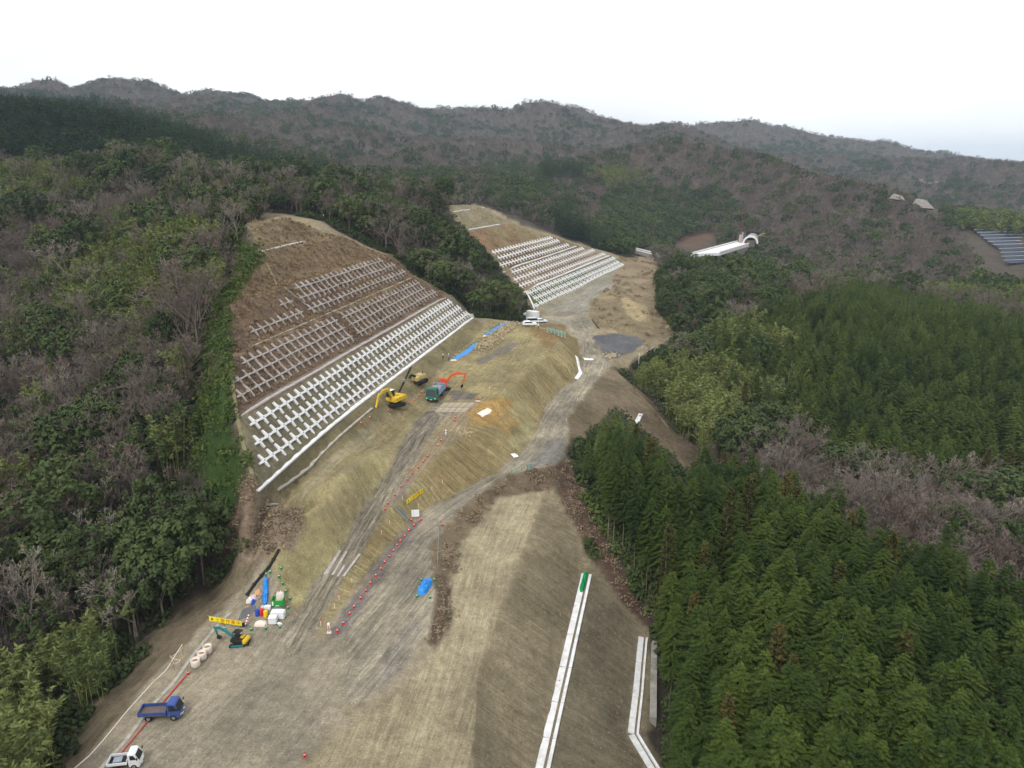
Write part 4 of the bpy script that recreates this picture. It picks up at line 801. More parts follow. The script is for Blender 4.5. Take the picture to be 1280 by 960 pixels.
def grid_rows(label, plane, rows, s, cm, a_ref, grad, capped, gap=None, slip=0):
    t = thing('slope_grid', label, 'slope grid', None, (plane.A.x, plane.A.y, plane.A.z)); base = Vector(t.location)
    a_, up, no = slope_frame(plane.u, plane.n, grad); rot = Matrix((a_, up, no)).transposed().to_4x4()
    if no.z < 0: rot = Matrix((-a_, up, -no)).transposed().to_4x4()
    for (pl, pr) in rows:
        A, B = G(*pl), G(*pr)
        f = lambda p: ((p.x-plane.A.x)*plane.u[0]+(p.y-plane.A.y)*plane.u[1], (p.x-plane.A.x)*plane.n[0]+(p.y-plane.A.y)*plane.n[1])
        (a0, n0), (a1, n1) = (f(A), f(B)) if slip == 0 else (plane.hit(*pl), plane.hit(*pr)); nn = n0 if slip == 0 else None
        j0 = math.ceil((a0-.9-a_ref)/s); j1 = math.floor((a1+.9-a_ref)/s)
        for j in range(j0, j1+1):
            a = a_ref+j*s; k = (a-a0)/(a1-a0+1e-6); n_ = nn if nn is not None else n0+(n1-n0)*k
            if gap and abs(a-(gap[0]+gap[1]*n_)) < s*.3: continue
            x, y = plane.A.x+plane.u[0]*a+plane.n[0]*n_, plane.A.y+plane.u[1]*a+plane.n[1]*n_
            o = kid('cross_block', cm, t); o.matrix_local = Matrix.Translation(Vector((x, y, gz(x, y)))-base) @ rot @ Matrix.Rotation(R3.normal(0, .012), 4, 'Z')
            if capped: kid('anchor_cap', capm, o)
    return t
cw = cross_mesh('cross_block', C_WHITE, 1.13, 1.24); cg = cross_mesh('cross_block', C_GREY, 1.18, 1.22, .17, .11)
GR = 6.5/6.15
grid_rows('bright white concrete cross grid on the lowest tier of the front cut slope', FS, [((318.7, 528), (560, 374)), ((327, 550), (572, 382)), ((324.5, 580), (586, 391))], 2.42, cw, 10.8, GR, True, (62.5, 0))
grid_rows('weathered grey cross grid on the brown middle tier of the front slope', FS, [((308, 452.5), (521, 352.5)), ((300.6, 474), (530, 360)), ((303.7, 493), (542.5, 365))], 2.46, cg, 21.8, GR, True, (58.5, 0))
grid_rows('weathered grey cross grid on the third tier below the dry grass of the front slope', FS, [((370, 361), (474, 326)), ((353, 381), (490.6, 333)), ((313, 416), (504, 339))], 2.46, cg, 31.8, GR, True, (52, 0))
bq = lambda x, y: (610+x/7.53, 280+y/7.53)
bw = cross_mesh('cross_block', C_WHITE, 1.2, 1.2, .26, .18); bw2 = cross_mesh('cross_block', C_WHITE, 1.86, 1.25, .24, .2, double=True)
grid_rows('white double ribbed cross grid on the green lowest tier of the far cut slope', BS, [(bq(395, 650), bq(1190, 325)), (bq(430, 710), bq(1240, 362)), (bq(455, 775), bq(1275, 405))], 3.8, bw2, .5, .9, False, None, 1)
grid_rows('white cross grid on the tan second tier of the far cut slope', BS, [(bq(225, 455), bq(895, 225)), (bq(250, 515), bq(990, 245)), (bq(300, 565), bq(1095, 270))], 2.5, bw, 4, .9, False, None, 1)
grid_rows('white cross grid on the rusty brown third tier of the far cut slope', BS, [(bq(45, 265), bq(590, 120)), (bq(100, 315), bq(655, 155)), (bq(120, 372), bq(740, 190))], 2.4, bw, 4.5, .9, False, None, 1)
# gutters and walkways laid in pieces along a line on the ground
def laid(name, label, cat, P, w, m, seg=4.0, th=.12, dz=.03, piece='slab', group=None, gapw=.03, curb=0, curbm=None, side=1):
    P = [Vector(p) for p in P]; t = thing(name, label, cat, group, P[0]); base = P[0]
    D = [0]
    for a, b in zip(P[:-1], P[1:]): D.append(D[-1]+(b-a).length)
    def at(d):
        for i in range(len(P)-1):
            if d <= D[i+1] or i == len(P)-2: f = (d-D[i])/(D[i+1]-D[i]+1e-9); return P[i].lerp(P[i+1], f)
    n = max(1, round(D[-1]/seg)); L = D[-1]/n
    for i in range(n):
        a, b = at(i*L+gapw), at((i+1)*L-gapw); d = (b-a); d.z = 0; d.normalize(); s_ = Vector((-d.y, d.x, 0))*w/2
        v = []
        for p in (a, b):
            for sg in (1, -1):
                q = p+s_*sg; v.append((q.x-base.x, q.y-base.y, p.z-base.z-th+dz)); v.append((q.x-base.x, q.y-base.y, p.z-base.z+dz+.05))
        mb = MB().add(v, [(0, 1, 3, 2), (4, 6, 7, 5), (1, 5, 7, 3), (0, 2, 6, 4), (0, 4, 5, 1), (2, 3, 7, 6)]); o = mb.build(piece, m, t)
        if curb:
            v2 = []
            for p in (a, b):
                for off in (w/2, w/2-.14):
                    q = p+Vector((-d.y, d.x, 0))*off*side; v2.append((q.x-base.x, q.y-base.y, p.z-base.z)); v2.append((q.x-base.x, q.y-base.y, p.z-base.z+curb))
            MB().add(v2, [(0, 1, 3, 2), (4, 6, 7, 5), (1, 5, 7, 3), (0, 2, 6, 4), (0, 4, 5, 1), (2, 3, 7, 6)]).build('kerb', curbm or m, o)
    return t
def fpz(a, n, dz=.0): x, y = FP(a, n); return (x, y, gz(x, y)+dz)
def bpz(p, q):
    (a0, n0), (a1, n1) = BS.hit(*p), BS.hit(*q); P = [BS.pt(a0+(a1-a0)*t, n0+(n1-n0)*t+.5) for t in np.linspace(0, 1, 9)]; return [(x, y, gz(x, y)) for x, y, _ in P]
def hits(l): return [FS.hit(*p)[0] for p in l]
a0s, a1s = hits(fs_left), hits(fs_right)
laid('berm_walkway', 'pale concrete walkway along the foot of the front cut slope', 'walkway', [fpz(a, .75) for a in np.linspace(a0s[0]+1, a1s[0], 12)], 1.15, C_WHITE, 5, .2, .05, 'slab', None, .03, .28, C_OLD, 1)
laid('berm_walkway', 'pale concrete walkway above the bright white cross grid', 'walkway', [fpz(a, TN+.75) for a in np.linspace(a0s[1]+.5, a1s[1], 12)], 1.05, C_GREY, 5, .2, .05, 'slab', None, .03, .22, C_OLD, 1)
laid('berm_gutter', 'thin tan gutter line between the two weathered cross grids', 'gutter', [fpz(a, 2*TN+.6) for a in np.linspace(a0s[2]+.5, a1s[2]-4, 12)], .42, C_MORT, 5, .2, .05)
laid('berm_gutter', 'short white gutter across the dry grass above the front grids', 'gutter', [G(327, 315), G(345, 310), G(362, 306), G(381, 302)], .5, C_WHITE, 4, .25, .15)
laid('side_gutter', 'mossy concrete gutter down the grass beside the upper front slope', 'gutter', [G(327, 316), G(336, 335), G(346, 356)], .4, MOSS, 3, .25, .12)
laid('side_gutter', 'stepped gutter running down through the weathered crosses of the front slope', 'gutter', [G(356, 360), G(378, 378), G(400, 393)], .55, C_OLD, 2, .25, .18, 'step')
laid('side_gutter', 'grey gutter strip splitting the middle weathered cross grid', 'gutter', [G(415, 399), G(428, 412), G(441, 424)], .7, C_OLD, 2, .25, .15, 'step')
laid('side_gutter', 'grey gutter strip splitting the bright white cross grid', 'gutter', [G(457, 434), G(472, 450), G(487, 466)], .8, C_OLD, 2, .25, .15, 'step')
laid('side_gutter', 'long gutter down the weedy left margin of the front slope', 'gutter', [G(288, 452), G(292, 490), G(297, 524), G(304, 556), G(314, 590), G(319, 605)], .5, MOSS, 2.5, .25, .1, 'step')
laid('berm_walkway', 'white berm line above the green tier of the far cut slope', 'walkway', bpz((656, 363.3), (762, 319.5)), 1.1, C_WHITE, 6, .3, .15)
laid('berm_walkway', 'white berm line above the tan tier of the far cut slope', 'walkway', bpz((630, 338), (721, 307)), 1.0, C_WHITE, 6, .3, .15)
laid('berm_gutter', 'upper white gutter in the pale grass of the far cut slope', 'gutter', [G(566, 265), G(586, 262), G(605, 259.6)], .9, C_WHITE, 6, .3, .15)
laid('berm_gutter', 'lower white gutter in the pale grass of the far cut slope', 'gutter', [G(584, 287.6), G(604, 284), G(624, 280.6)], .9, C_WHITE, 6, .3, .15)
laid('side_gutter', 'white stepped gutter beside the green tier of the far cut slope', 'gutter', [G(657, 364), G(663, 374), G(668, 386)], .6, C_WHITE, 3, .3, .15, 'step')
laid('mortar_strip', 'rough pale mortar strip on the bench below the front walkway', 'mortar strip', [G(346, 612), G(368, 597), G(388, 582), G(399, 568), G(425, 543), G(444, 527), G(464, 510)], .75, C_MORT, 3, .2, .02)
laid('mortar_strip', 'rough pale mortar patch at the near end of the bench', 'mortar strip', [G(332, 630), G(345, 629)], 1.3, C_MORT, 2, .2, .03)
# stepped drains on the embankment at right
def drain(label, pl, wl, wc, wr, group=None):
    P = [G(*p) for p in pl]; t = thing('terrace_drain', label, 'drain', group, P[0]); base = P[0]; D = [0]
    for a, b in zip(P[:-1], P[1:]): D.append(D[-1]+(b-a).length)
    for i in range(len(P)-1):
        a, b = P[i], P[i+1]; n = max(1, round((b-a).length/4.6))
        for k in range(n):
            p, q = a.lerp(b, (k+.011)/n)-base, a.lerp(b, (k+.989)/n)-base; d = (q-p); d.z = 0; d.normalize(); s_ = Vector((d.y, -d.x, 0))
            def slab(o0, o1, z0, z1, z2, nm, m, par):
                v = []
                for c in (p, q):
                    for o, zt in ((o0, z1), (o1, z2)): w_ = c+s_*o; v += [(w_.x, w_.y, c.z+z0), (w_.x, w_.y, c.z+zt)]
                return MB().add(v, [(0, 1, 3, 2), (4, 6, 7, 5), (1, 5, 7, 3), (0, 2, 6, 4), (0, 4, 5, 1), (2, 3, 7, 6)]).build(nm, m, par)
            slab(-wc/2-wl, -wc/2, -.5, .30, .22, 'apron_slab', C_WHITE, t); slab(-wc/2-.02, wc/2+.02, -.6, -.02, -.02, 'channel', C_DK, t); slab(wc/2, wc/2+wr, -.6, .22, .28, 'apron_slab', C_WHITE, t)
    return t
drain('long white concrete drain on the upper bench of the stepped embankment', [(735, 719), (727, 755), (718, 795), (709, 836), (699, 880), (689, 925), (680, 966), (672, 1000)], .42, .34, .85)
drain('bent white concrete drain on the lower bench beside the dark cypresses', [(806, 798), (803, 830), (800, 866), (796, 900), (794, 919), (806, 939), (820, 962), (835, 985)], .3, .28, .8)
w0, w1 = G(817, 799), G(815, 905); d_ = (w1-w0); d_.z = 0; L_ = d_.length; d_.normalize()
t = thing('culvert_wall', 'stained grey concrete culvert wall beside the lower white drain', 'wall', None, (w0.x, w0.y, min(w0.z, w1.z)-1), math.atan2(d_.y, d_.x))
for k in range(6): MB().box((L_*(k+.5)/6, .1, 1.1), (L_/6-.03, .9, 1.9)).build('wall_panel', C_OLD, t, .03)
MB().box((L_/2, -.95, .4), (L_, .25, 2.0)).build('outer_wall', C_OLD, t, .03)
# ------------------------------------------------------------------ vehicles
def wheel(par, x, y, r_, w, nm='wheel'):
    wh = MB().cyl((x, y-w/2, r_), (x, y+w/2, r_), r_, n=16).build(nm, RUB, par, .02, smooth=False)
    sg = 1 if y > 0 else -1; MB().cyl((x, y+sg*(w/2-.04), r_), (x, y+sg*(w/2+.015), r_), r_*.55, r_*.5, 12).build('rim', STEEL, wh); return wh
def truck(name, label, loc, rz, L, Wd, cabL, cabH, paint, bedm, bedin, bedh=.35, floor=.75, wr=.33, axles=None, flat=False, dumpside=None, group=None):
    t = thing(name, label, 'truck', group, loc, rz); hw = Wd/2; f = L/2
    MB().box((-.1, 0, floor-.12), (L-.3, .8, .18)).build('chassis', BLK, t)
    prof = [(f-cabL, floor-.3), (f-.06, floor-.42), (f, floor-.2), (f-.02, floor+.28), (f-.42*min(1, cabH/1.3), floor+cabH-.08), (f-.55*min(1, cabH/1.3), floor+cabH), (f-cabL+.04, floor+cabH), (f-cabL, floor+cabH-.1)]
    cab = MB().prism(prof, -hw+.06, hw-.06).build('cab', paint, t, .05)
    # windscreen and side windows
    x0, z0, x1, z1 = f-.02, floor+.36, f-.42*min(1, cabH/1.3), floor+cabH-.14
    nx, nz_ = (z1-z0), -(x1-x0); k = math.hypot(nx, nz_); nx, nz_ = nx/k*.02, nz_/k*.02
    MB().add([(x0+nx, -hw+.18, z0+nz_), (x0+nx, hw-.18, z0+nz_), (x1+nx, hw-.2, z1+nz_), (x1+nx, -hw+.2, z1+nz_), (x0-.04, -hw+.18, z0), (x0-.04, hw-.18, z0), (x1-.04, hw-.2, z1), (x1-.04, -hw+.2, z1)], [(0, 1, 2, 3), (7, 6, 5, 4), (0, 4, 5, 1), (1, 5, 6, 2), (2, 6, 7, 3), (3, 7, 4, 0)]).build('windscreen', GLASS, cab)
    for sg in (-1, 1):
        y0, y1 = sg*(hw-.075), sg*(hw-.045); xa, xb = f-cabL+.22, f-.2
        MB().prism([(xa, floor+.5), (xb-.02, floor+.5), (xb-.34*min(1, cabH/1.3), floor+cabH-.16), (xa, floor+cabH-.16)], min(y0, y1), max(y0, y1)).build('side_window', GLASS, cab)
        MB().box((f+.0, sg*(hw-.32), floor-.08), (.06, .3, .16)).build('headlight', P_WHITE, cab, .02)
        MB().box((f-.12, sg*(hw+.12), floor+cabH*.62), (.06, .16, .26)).build('mirror', BLK, cab)
    MB().box((f+.01, 0, floor-.32), (.03, .34, .16)).build('number_plate', CONE_W, cab)
    b0, b1 = -f, f-cabL-.08; bl = b1-b0
    if not flat:
        bed = MB().box(((b0+b1)/2, 0, floor+.04), (bl, Wd-.02, .08)).build('bed_floor', bedin, t)
        for sg in (-1, 1): MB().box(((b0+b1)/2, sg*(hw-.03), floor+.08+bedh/2), (bl, .06, bedh)).build('side_board', bedm, t, .01)
        MB().box((b0+.03, 0, floor+.08+bedh/2), (.06, Wd-.14, bedh)).build('tailgate', bedm, t, .01); MB().box((b1-.03, 0, floor+.08+bedh*.7), (.06, Wd-.14, bedh*1.4)).build('front_board', bedm, t, .01)
    for x in (axles or (f-cabL*.55, -f+L*.24)):
        for sg in (-1, 1): wheel(t, x, sg*(hw-.16), wr, .22)
    return t
p = G(203, 896); truck('flatbed_truck', 'blue dropside truck with brown bed parked over a red pipe', p, heading((190, 898), (212, 901))+.22, 4.3, 1.55, 1.3, 1.3, P_BLUE, P_BLUE, BED, .38, .72, .36)
p = G(158, 957); kt = truck('flatbed_truck', 'small white pickup truck parked behind the blue dropside truck', p, heading((190, 898), (212, 901))+.3, 3.0, 1.35, 1.05, 1.15, P_WHITE, P_WHITE, BLK, .3, .6, .28)
MB().box((-.7, .1, .74), (.8, .7, .08), .1).build('load_sheet', GRYC, kt)
p = G(545, 497); hd = heading((556, 484), (540, 503)); dt = truck('dump_truck', 'green cabbed dump truck with blue grey tipper body beside the orange excavator', p, hd, 7.6, 2.45, 1.9, 1.95, P_GREEN, mat('tipper_blue', (120, 150, 186), .5, .4, 0, 1, .2, 0, (160, 150, 130, .5)), BED, 1.15, 1.05, .5, (2.6, -1.5, -2.75))
MB().box((2.62, 0, 3.03), (.5, 2.1, .12)).build('roof_visor', P_GREEN, dt, .03)
MB().prism([(-3.5, 1.2), (1.6, 1.2), (1.2, 2.0), (-1, 2.35), (-3.2, 1.9)], -1.1, 1.1).build('soil_load', mat('loaded_soil', (150, 144, 128), .95, .1, 0, 1.2, .2, .4), dt, .1)
def car(name, label, loc, rz, L, Wd, H_, kind, paint=P_WHITE, cat='car', group=None):
    t = thing(name, label, cat, group, loc, rz); f = L/2; hw = Wd/2
    if kind == 'van': prof = [(-f, .35), (f-.05, .3), (f, .75), (f-.35, 1.0), (f-1.1, H_-.08), (f-1.3, H_), (-f+.15, H_), (-f, H_-.2)]; win = [(-f+.2, 1.05), (f-.55, 1.05), (f-1.15, H_-.22), (-f+.2, H_-.22)]; scr = ((f-.42, 1.06), (f-1.08, H_-.14))
    elif kind == 'wagon': prof = [(-f, .4), (f-.05, .32), (f, .65), (f-.1, .82), (f-1.15, .95), (f-1.85, H_), (-f+.5, H_), (-f+.1, .95)]; win = [(-f+.32, .98), (f-1.35, .98), (f-1.88, H_-.1), (-f+.6, H_-.1)]; scr = ((f-1.2, .98), (f-1.8, H_-.04))
    else: prof = [(-f, .4), (f, .4), (f, H_-.1), (f-.1, H_), (-f+.1, H_), (-f, H_-.1)]; win = None
    b = MB().prism(prof, -hw, hw).build('body', paint, t, .07)
    if win:
        for sg in (-1, 1): y0, y1 = sg*(hw-.02), sg*(hw+.012); MB().prism(win, min(y0, y1), max(y0, y1)).build('side_window', GLASS, b)
        (x0, z0), (x1, z1) = scr; MB().add([(x0+.05, -hw+.14, z0), (x0+.05, hw-.14, z0), (x1+.05, hw-.2, z1), (x1+.05, -hw+.2, z1), (x0-.1, -hw+.14, z0), (x0-.1, hw-.14, z0), (x1-.1, hw-.2, z1), (x1-.1, -hw+.2, z1)], [(0, 1, 2, 3), (7, 6, 5, 4), (0, 4, 5, 1), (1, 5, 6, 2), (2, 6, 7, 3), (3, 7, 4, 0)]).build('windscreen', GLASS, b)
        for sg in (-1, 1): MB().box((f-.03, sg*(hw-.3), .68), (.08, .3, .14)).build('headlight', STEEL, b)
    for x in (f-.85, -f+.85):
        for sg in (-1, 1): wheel(t, x, sg*(hw-.12), .31, .2)
    return t
ph = heading((657, 402), (676, 402))
car('van', 'white van with dark windows parked nose out beside the box truck', G(666, 403.6), ph-.15, 4.7, 1.75, 2.0, 'van', cat='van')
car('car', 'low white car half hidden behind the earth mound crest', G(662, 407.2), ph-.2, 4.2, 1.65, 1.45, 'wagon')
car('car', 'white estate car parked apart on the gravel by the far slope', G(676, 403.2), ph-.1, 4.5, 1.7, 1.45, 'wagon')
t = thing('box_truck', 'tall white box truck parked behind the white van', 'truck', None, G(664, 400.2), ph+2.2)
MB().box((-.6, 0, 2.1), (4.2, 2.1, 2.5)).build('cargo_box', P_WHITE, t, .05); MB().box((2.2, 0, 1.5), (1.3, 1.9, 1.7), 0, 0, .92).build('cab', P_WHITE, t, .08); MB().box((2.86, 0, 1.85), (.06, 1.5, .6)).build('windscreen', GLASS, t); MB().box((0, 0, .7), (5.4, .9, .25)).build('chassis', BLK, t)
for x in (2.0, -1.6):
    for sg in (-1, 1): wheel(t, x, sg*.85, .4, .25)
def excavator(name, label, loc, rz, sc, body, boom, stick, bucket, cabm, urz=0, mini=False, cwm=None, cabside=1):
    t = thing(name, label, 'excavator', None, loc, rz, sc)
    c, s = math.cos(urz), math.sin(urz)
    for sg in (-1, 1):
        pr = [(-1.9, .4), (-1.7, .08), (-1.3, 0), (1.3, 0), (1.7, .08), (1.9, .4), (1.75, .7), (1.35, .82), (-1.35, .82), (-1.75, .7)]
        o = MB().prism(pr, sg*1.12-.27, sg*1.12+.27).build('track', RUB if not mini else BLK, t, .03, rz=urz)
        MB().prism([(x*.78, z*.7+.12) for x, z in pr], sg*1.12-.29, sg*1.12+.29).build('track_frame', body if mini else BLK, o)
    MB().box((0, 0, .62), (2.2, 1.7, .4)).build('undercarriage', BLK, t, .04, rz=urz)
    MB().cyl((0, 0, .8), (0, 0, 1.05), .75, n=18).build('slew_ring', BLK, t)
    h = MB().box((-.35, 0, 1.5), (3.2, 2.5, .85)).build('house', BLK if mini else body, t, .1)
    MB().prism([(-2.6, 1.05), (-1.7, 1.02), (-1.7, 1.98), (-2.35, 1.95), (-2.65, 1.6)], -1.25, 1.25).build('counterweight', cwm or body, t, .12)
    MB().box((-1.1, -.35, 2.02), (1.0, 1.4, .25)).build('engine_cover', cwm or body, t, .08)
    if mini:
        r_ = MB().box((-.2, 0, 3.5), (1.9, 1.7, .1)).build('canopy_roof', BLK, t, .04)
        for x in (-1.0, .65):
            for sg in (-1, 1): MB().cyl((x, sg*.75, 1.9), (x, sg*.75, 3.48), .05, n=6).build('canopy_post', BLK, t)
        MB().box((-.4, 0, 2.2), (.7, .7, .5)).build('seat', BLK, t, .06); MB().box((2.5, 0, .45), (.12, 2.6, .7)).build('dozer_blade', BLK, t, .03, rz=urz)
    else:
        cb = MB().prism([(-.55, 1.9), (1.05, 1.9), (1.2, 2.3), (.85, 3.15), (-.55, 3.15)], cabside*.75-.5, cabside*.75+.5).build('cab', cabm, t, .06)
        MB().box((.98, cabside*.75, 2.62), (.12, .8, .75), 0, -.36).build('windscreen', GLASS, cb); MB().box((.1, cabside*1.25, 2.6), (1.0, .03, .7)).build('side_window', GLASS, cb); MB().box((.05, cabside*.75, 3.2), (1.3, .9, .06)).build('cab_roof', P_WHITE if cabm is BLK else cabm, cb, .02)
    n = len(boom); b = MB().arm(boom, .42, [.5]+[.62]*(n-2)+[.36]).build('boom', body, t, .03)
    MB().cyl((boom[0][0]+.5, 0, boom[0][1]-.35), (boom[1][0], 0, boom[1][1]-.1), .1, n=8).build('hydraulic_ram', STEEL, b)
    st = MB().arm([(stick[0][0]-(stick[1][0]-stick[0][0])*.16, stick[0][1]-(stick[1][1]-stick[0][1])*.16), stick[0], stick[1]], .34, [.3, .46, .26]).build('stick', body, t, .02)
    a = Vector((boom[-2][0]*.6+boom[-1][0]*.4, 0, boom[-2][1]*.6+boom[-1][1]*.4+.35)); MB().cyl(a, (stick[0][0]-(stick[1][0]-stick[0][0])*.14, 0, stick[0][1]-(stick[1][1]-stick[0][1])*.14+.05), .08, n=8).build('hydraulic_ram', STEEL, st)
    x, z = stick[1]; bx, bz = bucket
    MB().prism([(x, z+.1), (x+bx*.2-.05*bz, z-.15), (x+bx, z+bz*.4), (x+bx*1.05, z+bz), (x+bx*.45, z+bz*1.15), (x-bx*.15, z+bz*.7)], -.42, .42).build('bucket', BLK, t, .02)
    return t
def dirworld(a, b): return heading(a, b)
excavator('excavator', 'orange excavator with raised arm behind the green dump truck', G(553, 488), dirworld((552, 488), (585, 487.5)), .82, P_ORANGE, [(.7, 1.9), (2.6, 4.3), (4.4, 4.9), (6.3, 4.7)], [(6.3, 4.7), (5.6, 1.9)], (-.55, -1.0), P_ORANGE, .9)
excavator('excavator', 'yellow excavator with black cab reaching toward the mortar strip', G(493.5, 507), dirworld((500, 505), (466, 508)), 1.0, P_YEL, [(.7, 1.9), (2.0, 3.9), (3.6, 4.0), (4.9, 3.5)], [(4.9, 3.5), (6.2, 1.0)], (-.6, -.9), BLK, 2.6, False, P_YEL, -1)
excavator('excavator', 'teal and yellow mini excavator under a black canopy below the yellow banner', G(298, 805), dirworld((303, 805), (268, 800)), .52, P_TEAL, [(.9, 1.6), (2.6, 3.1), (4.4, 3.9), (5.6, 3.7)], [(5.6, 3.7), (5.1, 1.7)], (-.8, -.7), BLK, PI+.35, True, P_YEL)
# drilling machine
t = thing('drilling_rig', 'tan crawler drilling rig with dark lattice mast resting on the slope foot', 'drilling rig', None, G(523, 479), dirworld((530, 479), (505, 484)), 1.35)
for sg in (-1, 1): MB().prism([(-1.5, .35), (-1.2, 0), (1.2, 0), (1.5, .35), (1.2, .68), (-1.2, .68)], sg*.85-.2, sg*.85+.2).build('track', RUB, t, .02)
MB().box((-.6, 0, 1.05), (1.7, 1.3, .75)).build('engine_housing', P_TAN, t, .14); MB().cyl((-.9, .3, 1.4), (-.9, .3, 1.9), .07, n=8).build('exhaust', BLK, t); MB().box((.1, -.5, 1.0), (.8, .5, .5)).build('winch', BLK, t, .08); MB().box((.9, .2, 1.0), (.9, 1.2, .6)).build('control_deck', P_TAN, t, .06); MB().arm([(.9, 1.4), (2.0, 1.9), (2.6, 1.6)], .3, [.3, .3, .25]).build('boom', BLK, t)
m_ = MB(); bpy.context.view_layer.update(); iv = t.matrix_world.inverted(); A0, A1 = iv @ (G(499, 492)+Vector((0, 0, .3))), iv @ (G(507, 484)+Vector((1.2, 1.0, 4.2))); sd_ = Vector((.22, 0, 0))
for s_ in (-1, 1): m_.cyl(A0+sd_*s_, A1+sd_*s_, .07, n=5)
for k in range(9): a = A0.lerp(A1, k/9); b = A0.lerp(A1, (k+1)/9); m_.cyl(a-sd_, b+sd_, .04, n=4); m_.cyl(a-sd_, a+sd_, .05, n=4)
mo = m_.build('mast', BLK, t); MB().box(A0.lerp(A1, .4)+Vector((0, 0, .25)), (.5, .5, .4)).build('rock_drill', STEEL, mo, .03)
# ------------------------------------------------------------------ cones
def cone_proto(name, m, label, group):
    t = thing(name, label, 'cone', group); MB().box((0, 0, .03), (.38, .38, .06)).build('base', m, t, .01)
    c = MB().lathe([(.15, .06), (.03, .68), (.02, .70)], 10).build('cone_body', m, t, smooth=True); MB().lathe([(.113, .26), (.068, .48)], 10).build('band', CONE_W, c, smooth=True); return t
z48 = lambda l: [(370+x/4.8, 600+(y+9)/4.8) for x, y in l]; z36 = lambda l: [(430+x/3.69, 380+(y+5)/3.69) for x, y in l]; z71 = lambda l: [(540+x/7.11, 380+(y+7)/7.11) for x, y in l]
sets = [('traffic_cone', CONE_R, 'red traffic cone in the curved line along the haul road edge', 'cones along the haul road', z48([(250, 903), (285, 855), (322, 798), (349, 757), (388, 706), (421, 660), (448, 615), (480, 570), (510, 530), (532, 490), (562, 455), (585, 420), (606, 388), (627, 363), (653, 332), (677, 298), (709, 268)])),
 ('traffic_cone', CONE_R, 'red traffic cone at the foot of the white sign board', 'cones by the sign board', z48([(692, 236), (740, 240), (749, 232)])),
 ('traffic_cone', CONE_R, 'red traffic cone on the crest beside the upper site track', 'cones beside the site track', z36([(190, 945), (203, 918), (235, 880), (265, 840), (294, 808), (318, 778), (342, 752), (365, 725), (386, 700), (432, 650), (448, 628), (515, 520), (510, 535)])),
 ('traffic_cone', CONE_R, 'red traffic cone on the bench near the yellow excavator', 'cones on the bench', z36([(203, 490), (118, 522), (78, 548), (298, 455), (322, 440), (345, 420), (360, 405), (262, 468)])),
 ('traffic_cone', CONE_R, 'lone red cone at the bottom edge of the tan terrace', None, [(381, 946)]), ('traffic_cone', CONE_R, 'lone red cone at the end of the red pipe', None, [(235, 843)]), ('traffic_cone', CONE_R, 'lone red cone on the far verge of the haul road bend', None, [(553, 657)]),
 ('traffic_cone', CONE_G, 'green traffic cone around the stored materials by the black pipe', 'green cones round the material store', [(300+x/21.33, 700+y/21.33) for x, y in [(690, 415), (810, 345), (1095, 245), (1045, 465), (1140, 650), (1228, 855)]]+[(310+x/17.45, 735+y/17.45) for x, y in [(920, 250), (875, 455), (810, 650), (700, 870), (390, 900), (80, 925)]]),
 ('traffic_cone', CONE_G, 'green traffic cone behind the mini excavator', 'green cones behind the mini excavator', [(281, 787), (297, 787.5)]),
 ('traffic_cone', CONE_G, 'green traffic cone around the blue wrapped heap on the haul road', 'green cones round the blue heap', [(480+x/5.65, 590+(y+6)/5.65) for x, y in [(263, 762), (355, 762), (250, 815), (233, 878), (325, 885)]]),
 ('traffic_cone', CONE_G, 'green traffic cone along the nearer blue sheeted trench', 'green cones along the near trench', z71([(209, 455), (243, 423), (281, 400), (312, 380), (348, 352), (380, 335), (416, 330)])),
 ('traffic_cone', CONE_G, 'green traffic cone along the farther blue sheeted trench', 'green cones along the far trench', z71([(443, 270), (473, 248), (498, 228), (524, 208), (548, 195), (573, 182), (600, 165)]))]
for nm, m, lab, grp, L in sets:
    pr = None
    for q in L:
        if pr is None: pr = cone_proto(nm, m, lab, grp); pr.location = G(*q); o = pr
        else: o = copytree(pr, G(*q), R3.uniform(0, 6))
        o.rotation_euler = (R3.normal(0, .04), R3.normal(0, .04), R3.uniform(0, 6))
# ------------------------------------------------------------------ signs, stores and small things
def lump(L, W, H_, nx=10, ny=6, noise=.2, pw=4, seed=0):
    rr = np.random.default_rng(seed); mb = MB(); v = []; N = rr.normal(0, 1, (nx+1, ny+1))
    for i in range(nx+1):
        for j in range(ny+1):
            x, y = i/nx*2-1, j/ny*2-1; e = (1-abs(x)**pw)*(1-abs(y)**pw); z = H_*max(0, e)**.6*(1+noise*N[i, j]) if 0 < i < nx and 0 < j < ny else -.06
            k = .5*(1-.16*(abs(x*y))); v.append((x*L*k+noise*.12*N[i, j]*W, y*W*k+noise*.1*N[i, j-1]*W, z))
    f = [(i*(ny+1)+j, (i+1)*(ny+1)+j, (i+1)*(ny+1)+j+1, i*(ny+1)+j+1) for i in range(nx) for j in range(ny)]
    b = [i*(ny+1) for i in range(nx+1)]+[nx*(ny+1)+j for j in range(1, ny+1)]+[i*(ny+1)+ny for i in range(nx-1, -1, -1)]+[j for j in range(ny-1, 0, -1)]
    return mb.add(v, f+[tuple(reversed(b))])
def textmesh(s, size):
    cu = bpy.data.curves.new('lettering', 'FONT'); cu.body = s; cu.size = size; cu.align_x = 'CENTER'; cu.align_y = 'CENTER'; cu.extrude = .002; o = bpy.data.objects.new('lettering', cu); COL.objects.link(o)
    dg = bpy.context.evaluated_depsgraph_get(); me = bpy.data.meshes.new_from_object(o.evaluated_get(dg)); bpy.data.objects.remove(o); me.materials.clear(); me.materials.append(REDT); return me
CH = '上部作業中'
